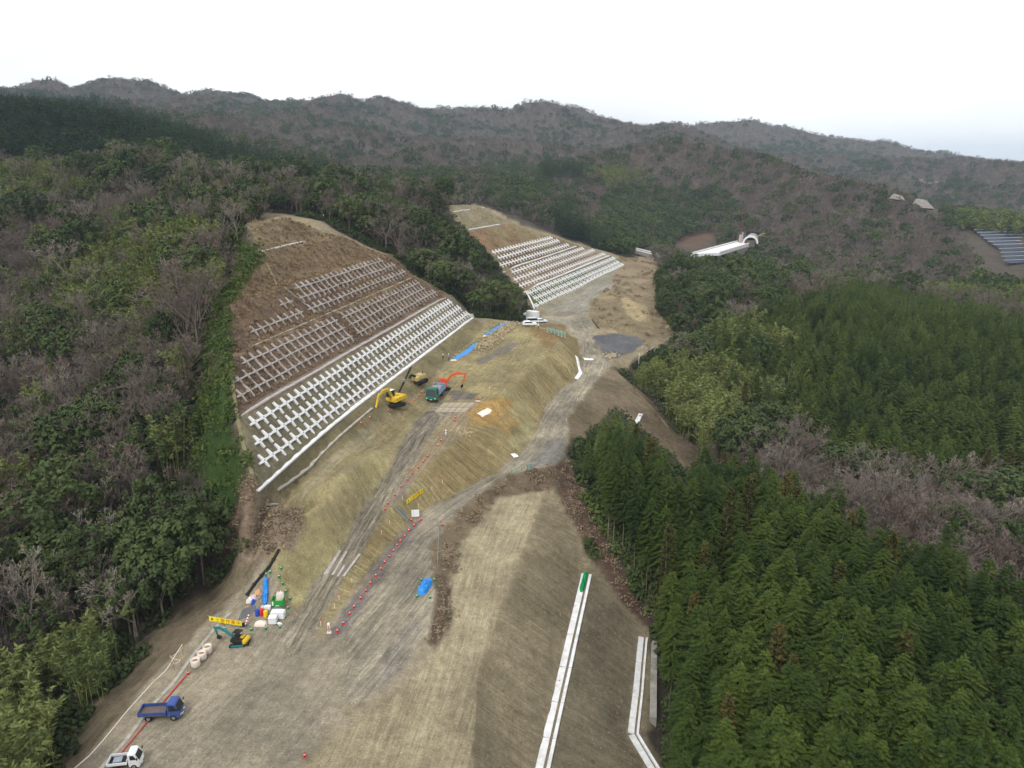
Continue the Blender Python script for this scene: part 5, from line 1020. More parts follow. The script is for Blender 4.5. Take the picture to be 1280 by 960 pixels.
def banner(label, A, B, h, z0, z1):
    A, B = Vector(A), Vector(B); d = B-A; L = d.length; t = thing('banner', label, 'banner', None, A, 0)
    x = d.normalized(); n = x.cross(Vector((0, 0, 1))).normalized(); up = n.cross(x).normalized() if n.cross(x).z > 0 else -n.cross(x).normalized()
    R = Matrix((x, up, x.cross(up))).transposed().to_4x4(); t.matrix_world = Matrix.Translation(A) @ R
    mid = (z0+z1)/2; hh = z1-z0
    MB().box((L/2, mid, 0), (L, hh, .03)).build('cloth', YELC, t)
    for xx in (.05, L-.05): MB().cyl((xx, -.4, -.05), (xx, z1+.12, -.05), .03, n=6).build('post', STEEL, t)
    MB().cyl((-.3, z1+.04, -.05), (L+.2, z1+.04, -.05), .03, n=6).build('rail', STEEL, t)
    k = L/6; s = hh*.3
    MB().add([(k*.55-s, mid, .025), (k*.55, mid-s*1.15, .025), (k*.55+s, mid, .025), (k*.55, mid+s*1.15, .025)], [(0, 1, 2, 3)]).build('diamond_mark', REDT, t)
    for i, c in enumerate(CH):
        o = kid('character', textmesh(c, hh*.95), t, (k*(1.55+i*.97), mid, .03))
    return t
a, b = G(263, 785), G(303.5, 791.5)
banner('long yellow banner with red lettering on a pipe frame above the mini excavator', a, b, .6, 1.05, 1.72)
a, b = G(508.5, 631), G(529, 616.5); banner('yellow banner with red lettering lying on the grassy fill slope', a+Vector((0, 0, .1)), b+Vector((0, 0, .1)), .6, .05, .75)
# sign board, pillar sign, steps
t = thing('sign_board', 'white sign board standing at the head of the red cone line', 'sign', None, G(519.5, 648.5), .15)
MB().box((0, 0, 1.0), (1.25, .06, 1.25), 0, 0).build('panel', P_WHITE, t, .01); MB().box((-.3, -.036, 1.0), (.02, .01, 1.2)).build('fold_line', STEEL, t)
for x in (-.5, .5): MB().cyl((x, .05, 0), (x, .05, 1.1), .03, n=6).build('leg', STEEL, t); MB().cyl((x, .05, .9), (x, .55, 0), .025, n=6).build('stay', STEEL, t)
t = thing('pillar_sign', 'slim white pillar sign with red stripe beside the first red cone', 'sign', None, G(411.5, 790.5)); MB().lathe([(.16, .05), (.16, 1.3), (.12, 1.36)], 14).build('pillar', P_WHITE, t, smooth=True); MB().box((0, -.165, .8), (.08, .02, .7)).build('stripe', CONE_R, t); lump(.7, .5, .22, 6, 4, .15, 3, 4).build('sandbag', BAGW, t)
t = thing('pillar_sign', 'slim white pillar sign on the crest of the upper track', 'sign', None, G(557.5, 546)); MB().lathe([(.15, .05), (.15, 1.35), (.1, 1.4)], 14).build('pillar', P_WHITE, t, smooth=True); MB().lathe([(.16, 1.1), (.16, 1.25)], 14).build('stripe', CONE_R, t)
A, B = G(493.5, 633.5), G(509, 650.5); d = (B-A); L = d.length; t = thing('slope_steps', 'grey metal steps laid down the grassy slope beside the yellow banner', 'stairs', None, A); xx = d.normalized(); yy = Vector((-xx.y, xx.x, 0)).normalized()
t.matrix_world = Matrix.Translation(A) @ Matrix((xx, yy, xx.cross(yy))).transposed().to_4x4()
for s_ in (-.45, .45): MB().box((L/2, s_, .18), (L, .07, .16)).build('stringer', STEEL, t)
for k in range(11): MB().box((L*(k+.5)/11, 0, .2), (.24, .84, .05), 0, .5).build('tread', STEEL, t)
# wrapped heaps and sheets
def heap(name, label, cat, P, L, W, H_, m, rz=0, seed=0, noise=.2, nx=10, ny=6, pw=4, group=None):
    o = solo(lump(L, W, H_, nx, ny, noise, pw, seed), name, m, label, cat, group, P, rz); return o
hz_ = heading((525, 742), (537, 722))
heap('tarpaulin_heap', 'bright blue tarpaulin heap on the haul road ringed by green cones', 'tarpaulin', G(531, 735), 3.4, 1.5, .75, TARP, hz_, 3, .28, 14, 8)
A, B = G(331.5, 757), G(332.5, 723); heap('tarpaulin_heap', 'long narrow blue tarpaulin bundle in the material store', 'tarpaulin', (A+B)/2+Vector((0, 0, .12)), (B-A).length*1.08, .8, .5, TARP, math.atan2((B-A).y, (B-A).x), 5, .16, 26, 6).rotation_euler.y = -math.asin((B-A).z/(B-A).length)
def sheetstrip(label, pl, w, m, name='trench_sheet', cat='sheet', th=.1, group=None):
    P = [G(*p) for p in pl]; t = thing(name, label, cat, group, P[0]); mb = MB(); v = []
    fine = []
    for a, b in zip(P[:-1], P[1:]):
        for k in range(6): fine.append(a.lerp(b, k/6))
    fine.append(P[-1]); n = len(fine)
    for i, p in enumerate(fine):
        d = fine[min(n-1, i+1)]-fine[max(0, i-1)]; d.z = 0; d.normalize(); s_ = Vector((-d.y, d.x, 0))
        for j, o in enumerate((-.5, -.2, .15, .5)): q = p+s_*o*w*(1+R3.normal(0, .07)); v.append((q.x-P[0].x, q.y-P[0].y, gz(q.x, q.y)-P[0].z+(.02 if j in (0, 3) else th+R3.uniform(0, .12))))
    f = [(i*4+j, i*4+j+1, i*4+5+j, i*4+4+j) for i in range(n-1) for j in range(3)]
    MB().add(v, f).build('cover', m, t); return t
def zz71(x, y): return (540+x/7.11, 380+y/7.11)
t = sheetstrip('nearer bright blue sheet covering a trench on the platform', [zz71(195, 490), zz71(290, 440), zz71(400, 350)], 1.5, TARP)
heap('sandbag', 'white sandbag weighting the end of the nearer blue sheet', 'bag', G(*zz71(190, 502)), 1.8, .7, .25, BAGW, heading((560, 452), (575, 452)), 6)
sheetstrip('farther bright blue sheet covering a trench near the mound crest', [zz71(480, 275), zz71(560, 225), zz71(668, 162)], 1.5, TARP)
heap('sandbag', 'round white sandbag at the end of the farther blue sheet', 'bag', G(*zz71(466, 290)), 1.0, .9, .4, BAGW, 0, 7)
sheetstrip('white geotextile strip beside the haul road below the mound', [(721, 446), (723, 456), (726, 466), (720, 474)], .9, P_WHITE)
sheetstrip('crumpled white sheet lying across the haul road fork', [(729, 448), (741, 449)], 1.6, P_WHITE)
sheetstrip('small white sheet at the foot of the striped fill slope', [(640, 570), (646, 569)], 1.0, P_WHITE)
sheetstrip('rippled grey puddle sheet at the bend of the upper track', [(599, 519), (612, 512)], 1.4, BAGW)
# bulk bags
for i, (q, r_) in enumerate([((260, 816), 0), ((253, 824), .3), ((245, 833), .7)]):
    t = thing('bulk_bag', ['open white bulk bag nearest the mini excavator', 'middle one of three open white bulk bags', 'open white bulk bag nearest the blue truck'][i], 'bag', 'open bulk bags', G(*q), r_)
    MB().lathe([(.42, .0), (.53, .25), (.54, .8), (.50, 1.02), (.47, 1.03), (.46, .85), (.2, .72)], 14).build('sack', BAGW, t, smooth=True); MB().lathe([(.44, .70), (.3, .82), (.05, .86)], 12).build('fill', WOOD, t, smooth=True)
    for s_ in (-1, 1): MB().tube([(s_*.45, .2, .95), (s_*.52, .1, 1.25), (s_*.5, -.1, 1.25), (s_*.45, -.2, .95)], .02, 5).build('lifting_loop', BAGW, t)
# pipes along the yard edge
for lab, a, b in (('red guard pipe lying beyond the blue truck toward the bulk bags', (232, 846), (203, 880)), ('red guard pipe lying between the two parked trucks', (187, 900), (151, 943))):
    A, B = G(*a), G(*b); solo(MB().cyl((0, 0, .1), B-A+Vector((0, 0, .1)), .075, n=8), 'guard_pipe', REDP, lab, 'pipe', 'red guard pipes', A)
P = [G(*q) for q in [(85, 968), (112, 945), (130, 925), (160, 888), (190, 855), (208, 838), (222, 815), (228, 806)]]; solo(MB().tube([p-P[0]+Vector((0, 0, .06)) for p in P], .06), 'hose', BAGW, 'pale hose running along the forest edge behind the trucks', 'hose', None, P[0])
laid('edge_gutter', 'broken pale mortar gutter along the yard edge behind the trucks', 'gutter', [G(*q) for q in [(120, 968), (145, 940), (165, 917), (178, 897), (192, 880), (207, 864), (222, 848), (233, 830), (243, 817), (262, 794), (275, 778), (288, 766)]], .42, C_MORT, 2.2, .2, .02)
P = [G(*q) for q in [(349, 688), (342, 701), (336, 711), (327, 721), (318, 732), (309, 745)]]; t = thing('drain_pipe', 'long black corrugated pipe running down beside the green cones', 'pipe', None, P[0])
for i, (p, q) in enumerate(zip(P[:-1], P[1:])): MB().cyl(p-P[0]+Vector((0, 0, .2)), q-P[0]+Vector((0, 0, .2)), .2, n=10).build('pipe_length', BLK, t); MB().cyl(q-P[0]+Vector((0, 0, .2))-(q-p).normalized()*.12, q-P[0]+Vector((0, 0, .2))+(q-p).normalized()*.12, .27, n=10).build('coupling', BLK, t)
# the material store
def obox(name, label, cat, q, dims, m, rz=0, bevel=.03, top=1, group=None, lift=0): return solo(MB().box((0, 0, dims[2]/2), dims, 0, 0, top), name, m, label, cat, group, G(*q)+Vector((0, 0, lift)), rz, bevel)
t = thing('skip', 'green steel skip with a white sack inside', 'skip', None, G(348, 755.5), .06)
MB().box((0, -.55, .5), (1.5, .05, .85)).build('side_wall', GBOX, t); MB().box((0, .55, .5), (1.5, .05, .85)).build('side_wall', GBOX, t); MB().box((-.74, 0, .5), (.05, 1.1, .85)).build('end_wall', GBOX, t); MB().box((.74, 0, .5), (.05, 1.1, .85)).build('end_wall', GBOX, t); MB().box((0, 0, .1), (1.46, 1.08, .1)).build('floor', GBOX, t); MB().box((-.55, -.582, .5), (.16, .012, .6)).build('label_plate', CONE_W, t); MB().box((0, -.582, .16), (.5, .012, .1)).build('label_plate', CONE_W, t)
p = G(349, 751.5); heap('sack', 'crumpled white sack heaped in the green skip', 'bag', p+Vector((.1, .3, .25)), 1.2, .9, .95, BAGW, .3, 9, .1)
t = thing('water_tank', 'large white plastic tank beside the green skip', 'tank', None, G(348, 772), .02); MB().box((0, 0, .5), (1.75, 1.0, .95)).build('tank_body', P_WHITE, t, .08); MB().box((0, -.1, 1.0), (1.6, .8, .06)).build('lid', P_WHITE, t, .02)
t = thing('storage_box', 'small white storage box in front of the large white tank', 'box', None, G(341.5, 778.5), .05); MB().box((0, 0, .45), (.95, .8, .85)).build('box_body', P_WHITE, t, .05); MB().box((0, 0, .9), (1.0, .85, .08)).build('lid', P_WHITE, t, .02)
obox('pallet_sheet', 'pale blue pallet behind the large white tank', 'pallet', (346, 763), (1.3, .7, .18), GRYC, .03); sheetstrip('white scrap sheet lying beside the small white box', [(347, 781.5), (350, 779)], .7, P_WHITE, 'scrap_sheet')
heap('covered_heap', 'round white sheeted heap in front of the coloured drums', 'heap', G(326, 780), 1.7, 1.15, .42, BAGW, 0, 10, .08, 10, 8, 2.2)
def drum(lab, q, m):
    t = thing('drum', lab, 'drum', 'coloured drums', G(*q)); MB().lathe([(.27, 0), (.28, .05), (.27, .28), (.285, .31), (.27, .34), (.27, .58), (.285, .61), (.27, .64), (.27, .86), (.28, .88)], 14).build('barrel', m, t, smooth=True); MB().cyl((0, 0, .87), (0, 0, .9), .25, n=14).build('lid', m, t)
drum('blue drum beside the grey pipe stack', (322, 769.5), DRUMB); drum('red drum between the blue and yellow ones', (327.5, 769), DRUMR); drum('yellow drum beside the white storage boxes', (332.5, 771.5), DRUMY)
obox('carton', 'pinkish carton behind the red drum', 'box', (329.5, 762), (.6, .5, .5), PINK, .1); obox('carton', 'white carton at the end of the blue bundle', 'box', (335, 761), (.8, .55, .45), P_WHITE, .05)
obox('steel_beam', 'grey steel beam lying along the blue bundle', 'beam', (329.3, 743), (.18, 2.6, .2), STEEL, -.16)
for i, (q, m, l) in enumerate([((312, 752), BAGW, 'white sack with green corner at the foot of the black pipe'), ((317, 747), PINK, 'pinkish sack in the middle of the sack row'), ((323, 741.5), mat('orange_sack', (214, 166, 124), .8), 'orange brown sack at the end of the sack row'), ((314.5, 749.5), P_WHITE, 'bright white sack leaning on the black pipe'), ((316.5, 754), DRUMB, 'small blue sack beside the timber planks')]): heap('sack', l, 'bag', G(*q), 1.0 if i != 4 else .6, .75, .45, m, R3.uniform(-.4, .4), 20+i, .22, 8, 6, 3, 'sacks in the store')
for k in range(3):
    A, B = G(308, 756-k*1.2), G(331, 750.5-k*1.2); d = B-A; solo(MB().box((d.length/2, 0, .06+.01*k), (d.length, .16, .08)), 'plank', WOOD, 'weathered timber plank lying between the sacks and the pipe stack', 'plank', 'timber planks', A, math.atan2(d.y, d.x))
for k in range(9):
    A, B = G(298+k*1.9, 775-k*.5), G(304+k*2.0, 761.5-k*.6); d = B-A; solo(MB().cyl((0, 0, .07), d+Vector((0, 0, .07+.015*(k % 3))), .05, n=7), 'scaffold_pipe', STEEL, 'grey scaffold pipe in the stack behind the yellow banner', 'pipe', 'stacked scaffold pipes', A)
A, B = G(307, 784), G(311.5, 774.5); d = B-A; t = thing('barrier_bar', 'red and white striped barrier bar leaning at the banner end', 'barrier', None, A)
for k in range(7): MB().cyl(d*(k/7)+Vector((0, 0, .35+.05*k)), d*((k+1)/7)+Vector((0, 0, .4+.05*k)), .09, n=8).build('stripe', CONE_R if k % 2 else CONE_W, t)
for k in (0, 1): MB().cyl(d*k+Vector((0, 0, 0)), d*k+Vector((0, 0, .5+.3*k)), .03, n=6).build('foot', STEEL, t)
heap('bundle', 'dark navy bundle beside the striped barrier bar', 'bundle', G(304.5, 782), .8, .6, .4, NAVY, .2, 31)
for q in [(227, 833), (214, 829), (218, 838), (229, 818)]:
    t = thing('edge_stake', 'yellow topped stake of the rope fence behind the bulk bags', 'stake', 'rope fence stakes', G(*q)); MB().cyl((0, 0, -.1), (0, 0, 1.0), .03, n=6).build('shaft', WOOD, t); MB().cyl((0, 0, .9), (0, 0, 1.08), .05, n=6).build('cap', P_YEL, t)
for a, b in (((214, 829), (227, 833)), ((218, 838), (227, 833)), ((229, 818), (214, 829))):
    A, B = G(*a)+Vector((0, 0, .85)), G(*b)+Vector((0, 0, .85)); solo(MB().tube([Vector(), (B-A)/2-Vector((0, 0, .1)), B-A], .025, 5), 'rope', BAGW, 'sagging rope between the yellow topped stakes', 'rope', 'fence ropes', A)
# steel plates on the tracks
sp = lambda x, y: (450+x/7.53, 450+y/7.53)
def quadplate(label, group, cs, name='steel_plate', m=RUST, th=.05):
    P = [G(*c) for c in cs]; c0 = sum(P, Vector())/4; v = [(p.x-c0.x, p.y-c0.y, p.z-c0.z+.03) for p in P]+[(p.x-c0.x, p.y-c0.y, p.z-c0.z+.03+th) for p in P]
    solo(MB().add(v, [(3, 2, 1, 0), (4, 5, 6, 7), (0, 1, 5, 4), (1, 2, 6, 5), (2, 3, 7, 6), (3, 0, 4, 7)]), name, m, label, 'steel plate', group, c0)
for r0, r1, y0, y1 in (((742, 1036), (782, 1092), 446, 404), ((700, 995), (740, 1034), 494, 450)):
    for k in range(5):
        f = lambda i, e: (e[0]+(e[1]-e[0])*i/5)
        g_ = 3; quadplate('tan dusty steel plate laid in two rows before the dump truck', 'road plates before the dump truck', [sp(f(k, r0)+g_, y0), sp(f(k+1, r0)-g_, y0), sp(f(k+1, r1)-g_, y1), sp(f(k, r1)+g_, y1)])
for q in ([(165, 567), (190, 567), (271, 427), (258, 424)], [(212, 570), (228, 571), (309, 432), (298, 428)], [(243, 580), (258, 581), (296, 516), (284, 512)], [(277, 580), (293, 580), (388, 448), (376, 444)]):
    quadplate('narrow pale steel plate in the wheel tracks of the ramp', 'ramp plates', [(370+x/4.8, 600+y/4.8) for x, y in q], 'steel_plate', C_GREY)
# rubble on the platform and rocks by the pad
def rock(r_=.5, seed=0):
    rr = np.random.default_rng(seed); bm = bmesh.new(); bmesh.ops.create_icosphere(bm, subdivisions=1, radius=r_)
    for v in bm.verts: v.co *= rr.uniform(.65, 1.15); v.co.z *= .7
    me = bpy.data.meshes.new('rock'); bm.to_mesh(me); bm.free(); me.materials.append(ROCK); return me
RK = [rock(.5, i) for i in range(4)]
pts_ = []
for k in range(420):
    t_ = R3.random(); c = np.array([600, 436])*(1-t_)+np.array([642, 404])*t_; q = c+R3.normal(0, 1, 2)*[5.2, 3.2]; p = G(*q); pts_.append((p.x, p.y, p.z+R3.uniform(0, .4), R3.uniform(.35, .95)))
scatter_nodes('rubble_heap', RK, pts_, 'long heap of tan rubble beside the blue sheeted trenches', 'rubble', tilt=1.5)
pts_ = [(*G(*(np.array([756, 414.5])+np.array([14, 1.5])*R3.random()+R3.normal(0, .6, 2))), R3.uniform(.5, 1.0)) for _ in range(60)]+[(*G(*(np.array([765, 444])+R3.normal(0, 1, 2)*[4, 2])), R3.uniform(.4, 1.1)) for _ in range(60)]
scatter_nodes('stone_pile', RK, pts_, 'low brown stone piles around the asphalt pad', 'rubble', tilt=1.5)
pts_ = [(*G(*(np.array([580, 540])+R3.normal(0, 1, 2)*[5, 3])), R3.uniform(.2, .7)) for _ in range(90)]
scatter_nodes('debris_heap', RK+[sticks('heap_stick', M_SLASH)], pts_, 'heap of broken branches and stones on the fill slope crest', 'rubble', tilt=1.5)
# fences
def panels(label, pl, n, h, m, name='mesh_fence', cat='fence', fm=P_WHITE):
    A, B = G(*pl[0]), G(*pl[1]); d = B-A; L = d.length/n; t = thing(name, label, cat, None, A, math.atan2(d.y, d.x)); dz = d.z/n
    for k in range(n):
        z = dz*k
        if m: MB().box((L*(k+.5), 0, z+h*.55), (L*.94, .03, h*.75)).build('mesh_panel', m, t)
        for zz in (.15, h): MB().cyl((L*k, 0, z+zz), (L*(k+1), 0, z+dz+zz), .035, n=6).build('rail', fm, t)
        MB().cyl((L*k, 0, z-.2), (L*k, 0, z+h+.08), .04, n=6).build('post', fm, t)
    MB().cyl((L*n, 0, dz*n-.2), (L*n, 0, dz*n+h+.08), .04, n=6).build('post', fm, t); return t
panels('green mesh barrier with white rails at the rim of the mound', [(684, 416), (705, 422.5)], 5, 1.5, MESHG); panels('teal pipe fence beside the haul road bend', [(639, 594), (652, 588)], 2, .9, None, 'pipe_fence', 'fence', CONE_G); panels('small teal mesh gate at the road edge by the brush', [(659, 588.5), (663.5, 588)], 1, 1.2, MESHG, 'mesh_gate', 'gate', P_TEAL); panels('white pipe handrail beyond the asphalt pad', [(802, 436), (821, 446)], 4, .9, None, 'handrail', 'handrail', P_WHITE)
panels('thin steel guard fence along the brushy bank beside the blue heap', [(549, 654), (547, 706)], 6, .8, None, 'guard_fence', 'fence', STEEL); panels('short pipe handrail at the far end of the front walkway', [(589, 397), (598, 392)], 2, 1.0, None, 'handrail', 'handrail', STEEL)
for q in [(523, 634), (540, 612), (553, 604), (487, 655), (440, 728), (424, 750), (418, 760), (401, 782), (665, 588), (722, 500), (708, 526), (600, 500), (612, 486), (503, 625), (477, 668)]:
    t = thing('marker_pole', 'thin red and white marker pole beside the tracks', 'pole', 'marker poles', G(*q)); MB().cyl((0, 0, -.1), (0, 0, .7), .03, n=6).build('shaft', CONE_W, t); MB().cyl((0, 0, .7), (0, 0, 1.3), .032, n=6).build('red_tip', CONE_R, t)
t = thing('barrier_stand', 'red and white barrier stand at the end of the steel plates', 'barrier', None, G(597.5, 503.5)); MB().box((0, 0, .75), (1.0, .06, .25)).build('board', CONE_R, t); MB().box((0, 0, .4), (1.0, .06, .2)).build('board', CONE_W, t)
for x in (-.4, .4): MB().cyl((x, 0, 0), (x, 0, 1.0), .035, n=6).build('leg', STEEL, t)
A, B = G(733, 713), G(726, 742); heap('green_netting', 'crumpled bright green netting beside the top of the upper white drain', 'netting', (A+B)/2, (A-B).length, .8, .45, NETG, math.atan2((A-B).y, (A-B).x), 41, .3, 18, 5)
p = G(588.5, 388); solo(MB().cyl((0, 0, -.3), (1.6, .3, 5.4), .09, .06, 7), 'leaning_pole', P_WHITE, 'white leaning pole at the far end of the front slope', 'pole', None, p)
for q, l, h in (((405, 276), 'short white stake at the right edge of the upper dry grass', 2.2), ((798, 462), 'grey pole standing among the bamboo', 5)): solo(MB().cyl((0, 0, -.2), (0, 0, h), .06, n=6), 'stake', P_WHITE, l, 'pole', None, G(*q))
laid('cascade_drain', 'white stepped drain on the embankment behind the cypresses', 'drain', [G(801, 518), G(797, 526), G(794, 533)], 1.1, C_WHITE, 2, .3, .2, 'step'); laid('edge_gutter', 'thin grey gutter along the top of the embankment by the bamboo', 'gutter', [G(768, 464), G(790, 485), G(818, 513), G(836, 536)], .3, MOSS, 4, .3, .1); laid('edge_gutter', 'thin dark gutter between the asphalt pad and the wood', 'gutter', [G(800, 445), G(818, 434), G(838, 421)], .4, C_OLD, 4, .3, .1)
laid('edge_gutter', 'dark pipe line running down the spoil hill to the pad', 'gutter', [G(733, 389), G(741, 401), G(749, 411)], .35, BLK, 3, .2, .12)
# fallen trunks in the cleared strip
for a, b in (((735, 640), (741, 668)), ((757, 690), (768, 676)), ((705, 628), (716, 650)), ((790, 742), (801, 728)), ((338, 690), (362, 664)), ((318, 668), (336, 640)), ((724, 655), (728, 632))):
    A, B = G(*a), G(*b); d = B-A; solo(MB().cyl((0, 0, .15), d.normalized()*min(3.2, d.length)+Vector((0, 0, .25)), .11, .06, 7), 'fallen_trunk', M_BRK, 'thin pale felled trunk lying on a cleared strip', 'log', 'felled trunks', A)
# ------------------------------------------------------------------ people
def person(label, loc, rz, pose, top, legs, hat):
    J = {'pel': (0, 0, .92), 'sp': (0, .0, 1.15), 'ch': (0, 0, 1.36), 'nk': (0, 0, 1.5), 'hd': (.02, 0, 1.62), 'ht': (.01, 0, 1.74)}
    for s, n in ((1, 'l'), (-1, 'r')):
        J['sh'+n] = (0, s*.19, 1.4); J['el'+n] = (.03+pose*.12, s*.25, 1.14); J['wr'+n] = (.12+pose*.25, s*.24, .93+pose*.12); J['fi'+n] = (.16+pose*.3, s*.235, .84+pose*.14)
        J['hp'+n] = (0, s*.1, .88); J['kn'+n] = (.03+s*.08, s*.11, .48); J['an'+n] = (-.02+s*.1, s*.11, .08); J['to'+n] = (.14+s*.1, s*.13, .03)
    Rd = {'pel': .14, 'sp': .13, 'ch': .15, 'nk': .06, 'hd': .095, 'ht': .08, 'sh': .075, 'el': .05, 'wr': .036, 'fi': .03, 'hp': .095, 'kn': .065, 'an': .045, 'to': .04}
    K_ = list(J); ed = [('pel', 'sp'), ('sp', 'ch'), ('ch', 'nk'), ('nk', 'hd'), ('hd', 'ht')]
    for n in 'lr': ed += [('ch', 'sh'+n), ('sh'+n, 'el'+n), ('el'+n, 'wr'+n), ('wr'+n, 'fi'+n), ('pel', 'hp'+n), ('hp'+n, 'kn'+n), ('kn'+n, 'an'+n), ('an'+n, 'to'+n)]
    me = bpy.data.meshes.new('body'); me.from_pydata([J[k] for k in K_], [(K_.index(a), K_.index(b)) for a, b in ed], []); o = bpy.data.objects.new('body', me); COL.objects.link(o)
    sk = o.modifiers.new('s', 'SKIN'); o.modifiers.new('u', 'SUBSURF').levels = 1; o.modifiers['u'].render_levels = 1
    for i, k in enumerate(K_): r_ = Rd[k if k in Rd else k[:-1]]; me.skin_vertices[0].data[i].radius = (r_, r_); me.skin_vertices[0].data[i].use_root = (k == 'pel')
    m2 = bpy.data.meshes.new_from_object(o.evaluated_get(bpy.context.evaluated_depsgraph_get())); bpy.data.objects.remove(o)
    m2.materials.clear(); [m2.materials.append(x) for x in (top, legs, SKIN, BLK)]
    for f in m2.polygons:
        c = f.center; f.material_index = 3 if c.z < .12 else 1 if c.z < .95 and abs(c.y) < .2 and c.x < .2 else 2 if c.z > 1.47 or (c.z < .98+pose*.12 and abs(c.y) > .2) else 0
    m2.shade_smooth(); t = thing('person', label, 'person', None, loc, rz); kid('body', m2, t)
    MB().lathe([(.13, 1.69), (.125, 1.76), (.09, 1.82), (.03, 1.85)], 12).build('helmet', hat, t, smooth=True); MB().lathe([(.16, 1.685), (.13, 1.7)], 12, (.03, 0, 0)).build('helmet_brim', hat, t); return t
GREYW = mat('grey_work_shirt', (128, 136, 146), .9)
person('worker in dark navy clothes and white helmet by the nearer blue sheet', G(*zz71(98, 510)), .6, .3, NAVY, NAVY, P_WHITE)
person('worker in grey shirt and white helmet bending over the nearer blue sheet', G(*zz71(150, 505)), 2.6, .9, GREYW, NAVY, P_WHITE)
person('person in white shirt and dark trousers standing beside the white van', G(672.8, 411.5), 1.2, .2, P_WHITE, NAVY, P_WHITE)
# ------------------------------------------------------------------ tunnel portal, deck, crane beyond the wood
zt = 10.0
PT = Vector(atz(938, 304, zt)); t = thing('tunnel_portal', 'white arched tunnel portal cut into the bare wooded hill', 'tunnel', None, PT, -.35, .72)
n = 16; ring = lambda r_, y: [(r_*math.cos(PI*i/n), y, max(0, r_*math.sin(PI*i/n))*1.02) for i in range(n+1)]
def archband(r0, r1, y0, y1):
    a, b, c, d = ring(r0, y0), ring(r1, y0), ring(r1, y1), ring(r0, y1); m = n+1; v = a+b+c+d; f = []
    for i in range(n): f += [(i, i+1, m+i+1, m+i), (m+i, m+i+1, 2*m+i+1, 2*m+i), (2*m+i, 2*m+i+1, 3*m+i+1, 3*m+i), (3*m+i, 3*m+i+1, i+1, i)]
    f += [(0, m, 2*m, 3*m), (n, 3*m+n, 2*m+n, m+n)]; return MB().add(v, f)
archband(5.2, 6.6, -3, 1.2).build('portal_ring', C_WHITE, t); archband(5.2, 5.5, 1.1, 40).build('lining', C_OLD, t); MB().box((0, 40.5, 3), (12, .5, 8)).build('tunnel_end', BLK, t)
MB().box((-8.4, 0, 3.6), (3.2, 1.5, 7.2)).build('wing_wall', C_GREY, t, .05); MB().box((-7.2, -1.2, 6.5), (1.2, 1.0, 6)).build('access_tower', STEEL, t, .05)
for k in range(6): MB().box((5.2+k*1.1, -1.0, 6.2+k*.55), (1.2, 1.6, .35)).build('stair_step', P_TAN, t)
def deck(label, corners, z, th, m, name):
    P = [Vector(atz(x, y, z)) for x, y in corners]; c = sum(P, Vector())/len(P); nn = len(P); v = [p-c for p in P]+[p-c-Vector((0, 0, th)) for p in P]; t = thing(name, label, 'bridge', None, c)
    MB().add(v, [tuple(range(nn)), tuple(range(2*nn-1, nn-1, -1))]+[(i, nn+i, nn+(i+1) % nn, (i+1) % nn) for i in range(nn)]).build('deck_slab', m, t)
    for i in (0, len(P)-2): MB().cyl(v[i]+Vector((0, 0, .5)), v[i+1]+Vector((0, 0, .5)), .35, n=6).build('parapet', C_WHITE, t)
    for k in (.25, .75): q = (v[0].lerp(v[1], k)+v[2].lerp(v[3], 1-k))/2; MB().box((q.x, q.y, -th-7), (2.2, 4, 14)).build('pier', C_GREY, t)
    return t
deck('pale new road deck leading into the tunnel portal', [(864, 317.5), (922, 302), (936, 305), (900, 316)], zt, 1.5, C_WHITE, 'road_deck')
deck('narrow grey bridge deck beyond the tan clearing', [(784, 311), (826, 321.5), (834, 321), (790, 310)], zt, 1.6, C_GREY, 'road_deck')
t = thing('tower_crane', 'thin rust red crane mast beside the tunnel portal', 'crane', None, Vector(atz(925, 302, zt)), 0, .8)
MB().box((0, 0, 1.2), (4, 3, 2.2)).build('cab', mat('dull_crane_red', (140, 80, 70), .7), t, .1); MB().prism([(-2.2, .6), (-1.9, 0), (1.9, 0), (2.2, .6), (1.9, 1), (-1.9, 1)], -1.6, 1.6).build('tracks_base', BLK, t); m_ = MB()
for s1 in (-.4, .4):
    for s2 in (-.4, .4): m_.cyl((s1, s2, 2), (s1, s2, 25), .09, n=4)
for k in range(12): z_ = 2+k*1.9; m_.cyl((-.4, -.4, z_), (.4, .4, z_+1.9), .06, n=4); m_.cyl((.4, -.4, z_), (-.4, .4, z_+1.9), .06, n=4)
m_.build('lattice_boom', mat('rust_red', (110, 64, 56), .7), t)
t = thing('tunnel_machine', 'red and white tunnelling machine in front of the portal', 'machine', None, Vector(atz(929, 303.5, zt)), .3, .6); MB().box((0, 0, 1.6), (6, 2.6, 2.4)).build('hull', mat('dull_red', (150, 76, 66), .7), t, .1); MB().box((1.5, 0, 3.2), (2, 2, 1)).build('cab', P_WHITE, t, .1); MB().arm([(2.5, 2.2), (5, 3.4), (6.5, 2.4)], .5, [.5, .5, .4]).build('arm', P_ORANGE, t)
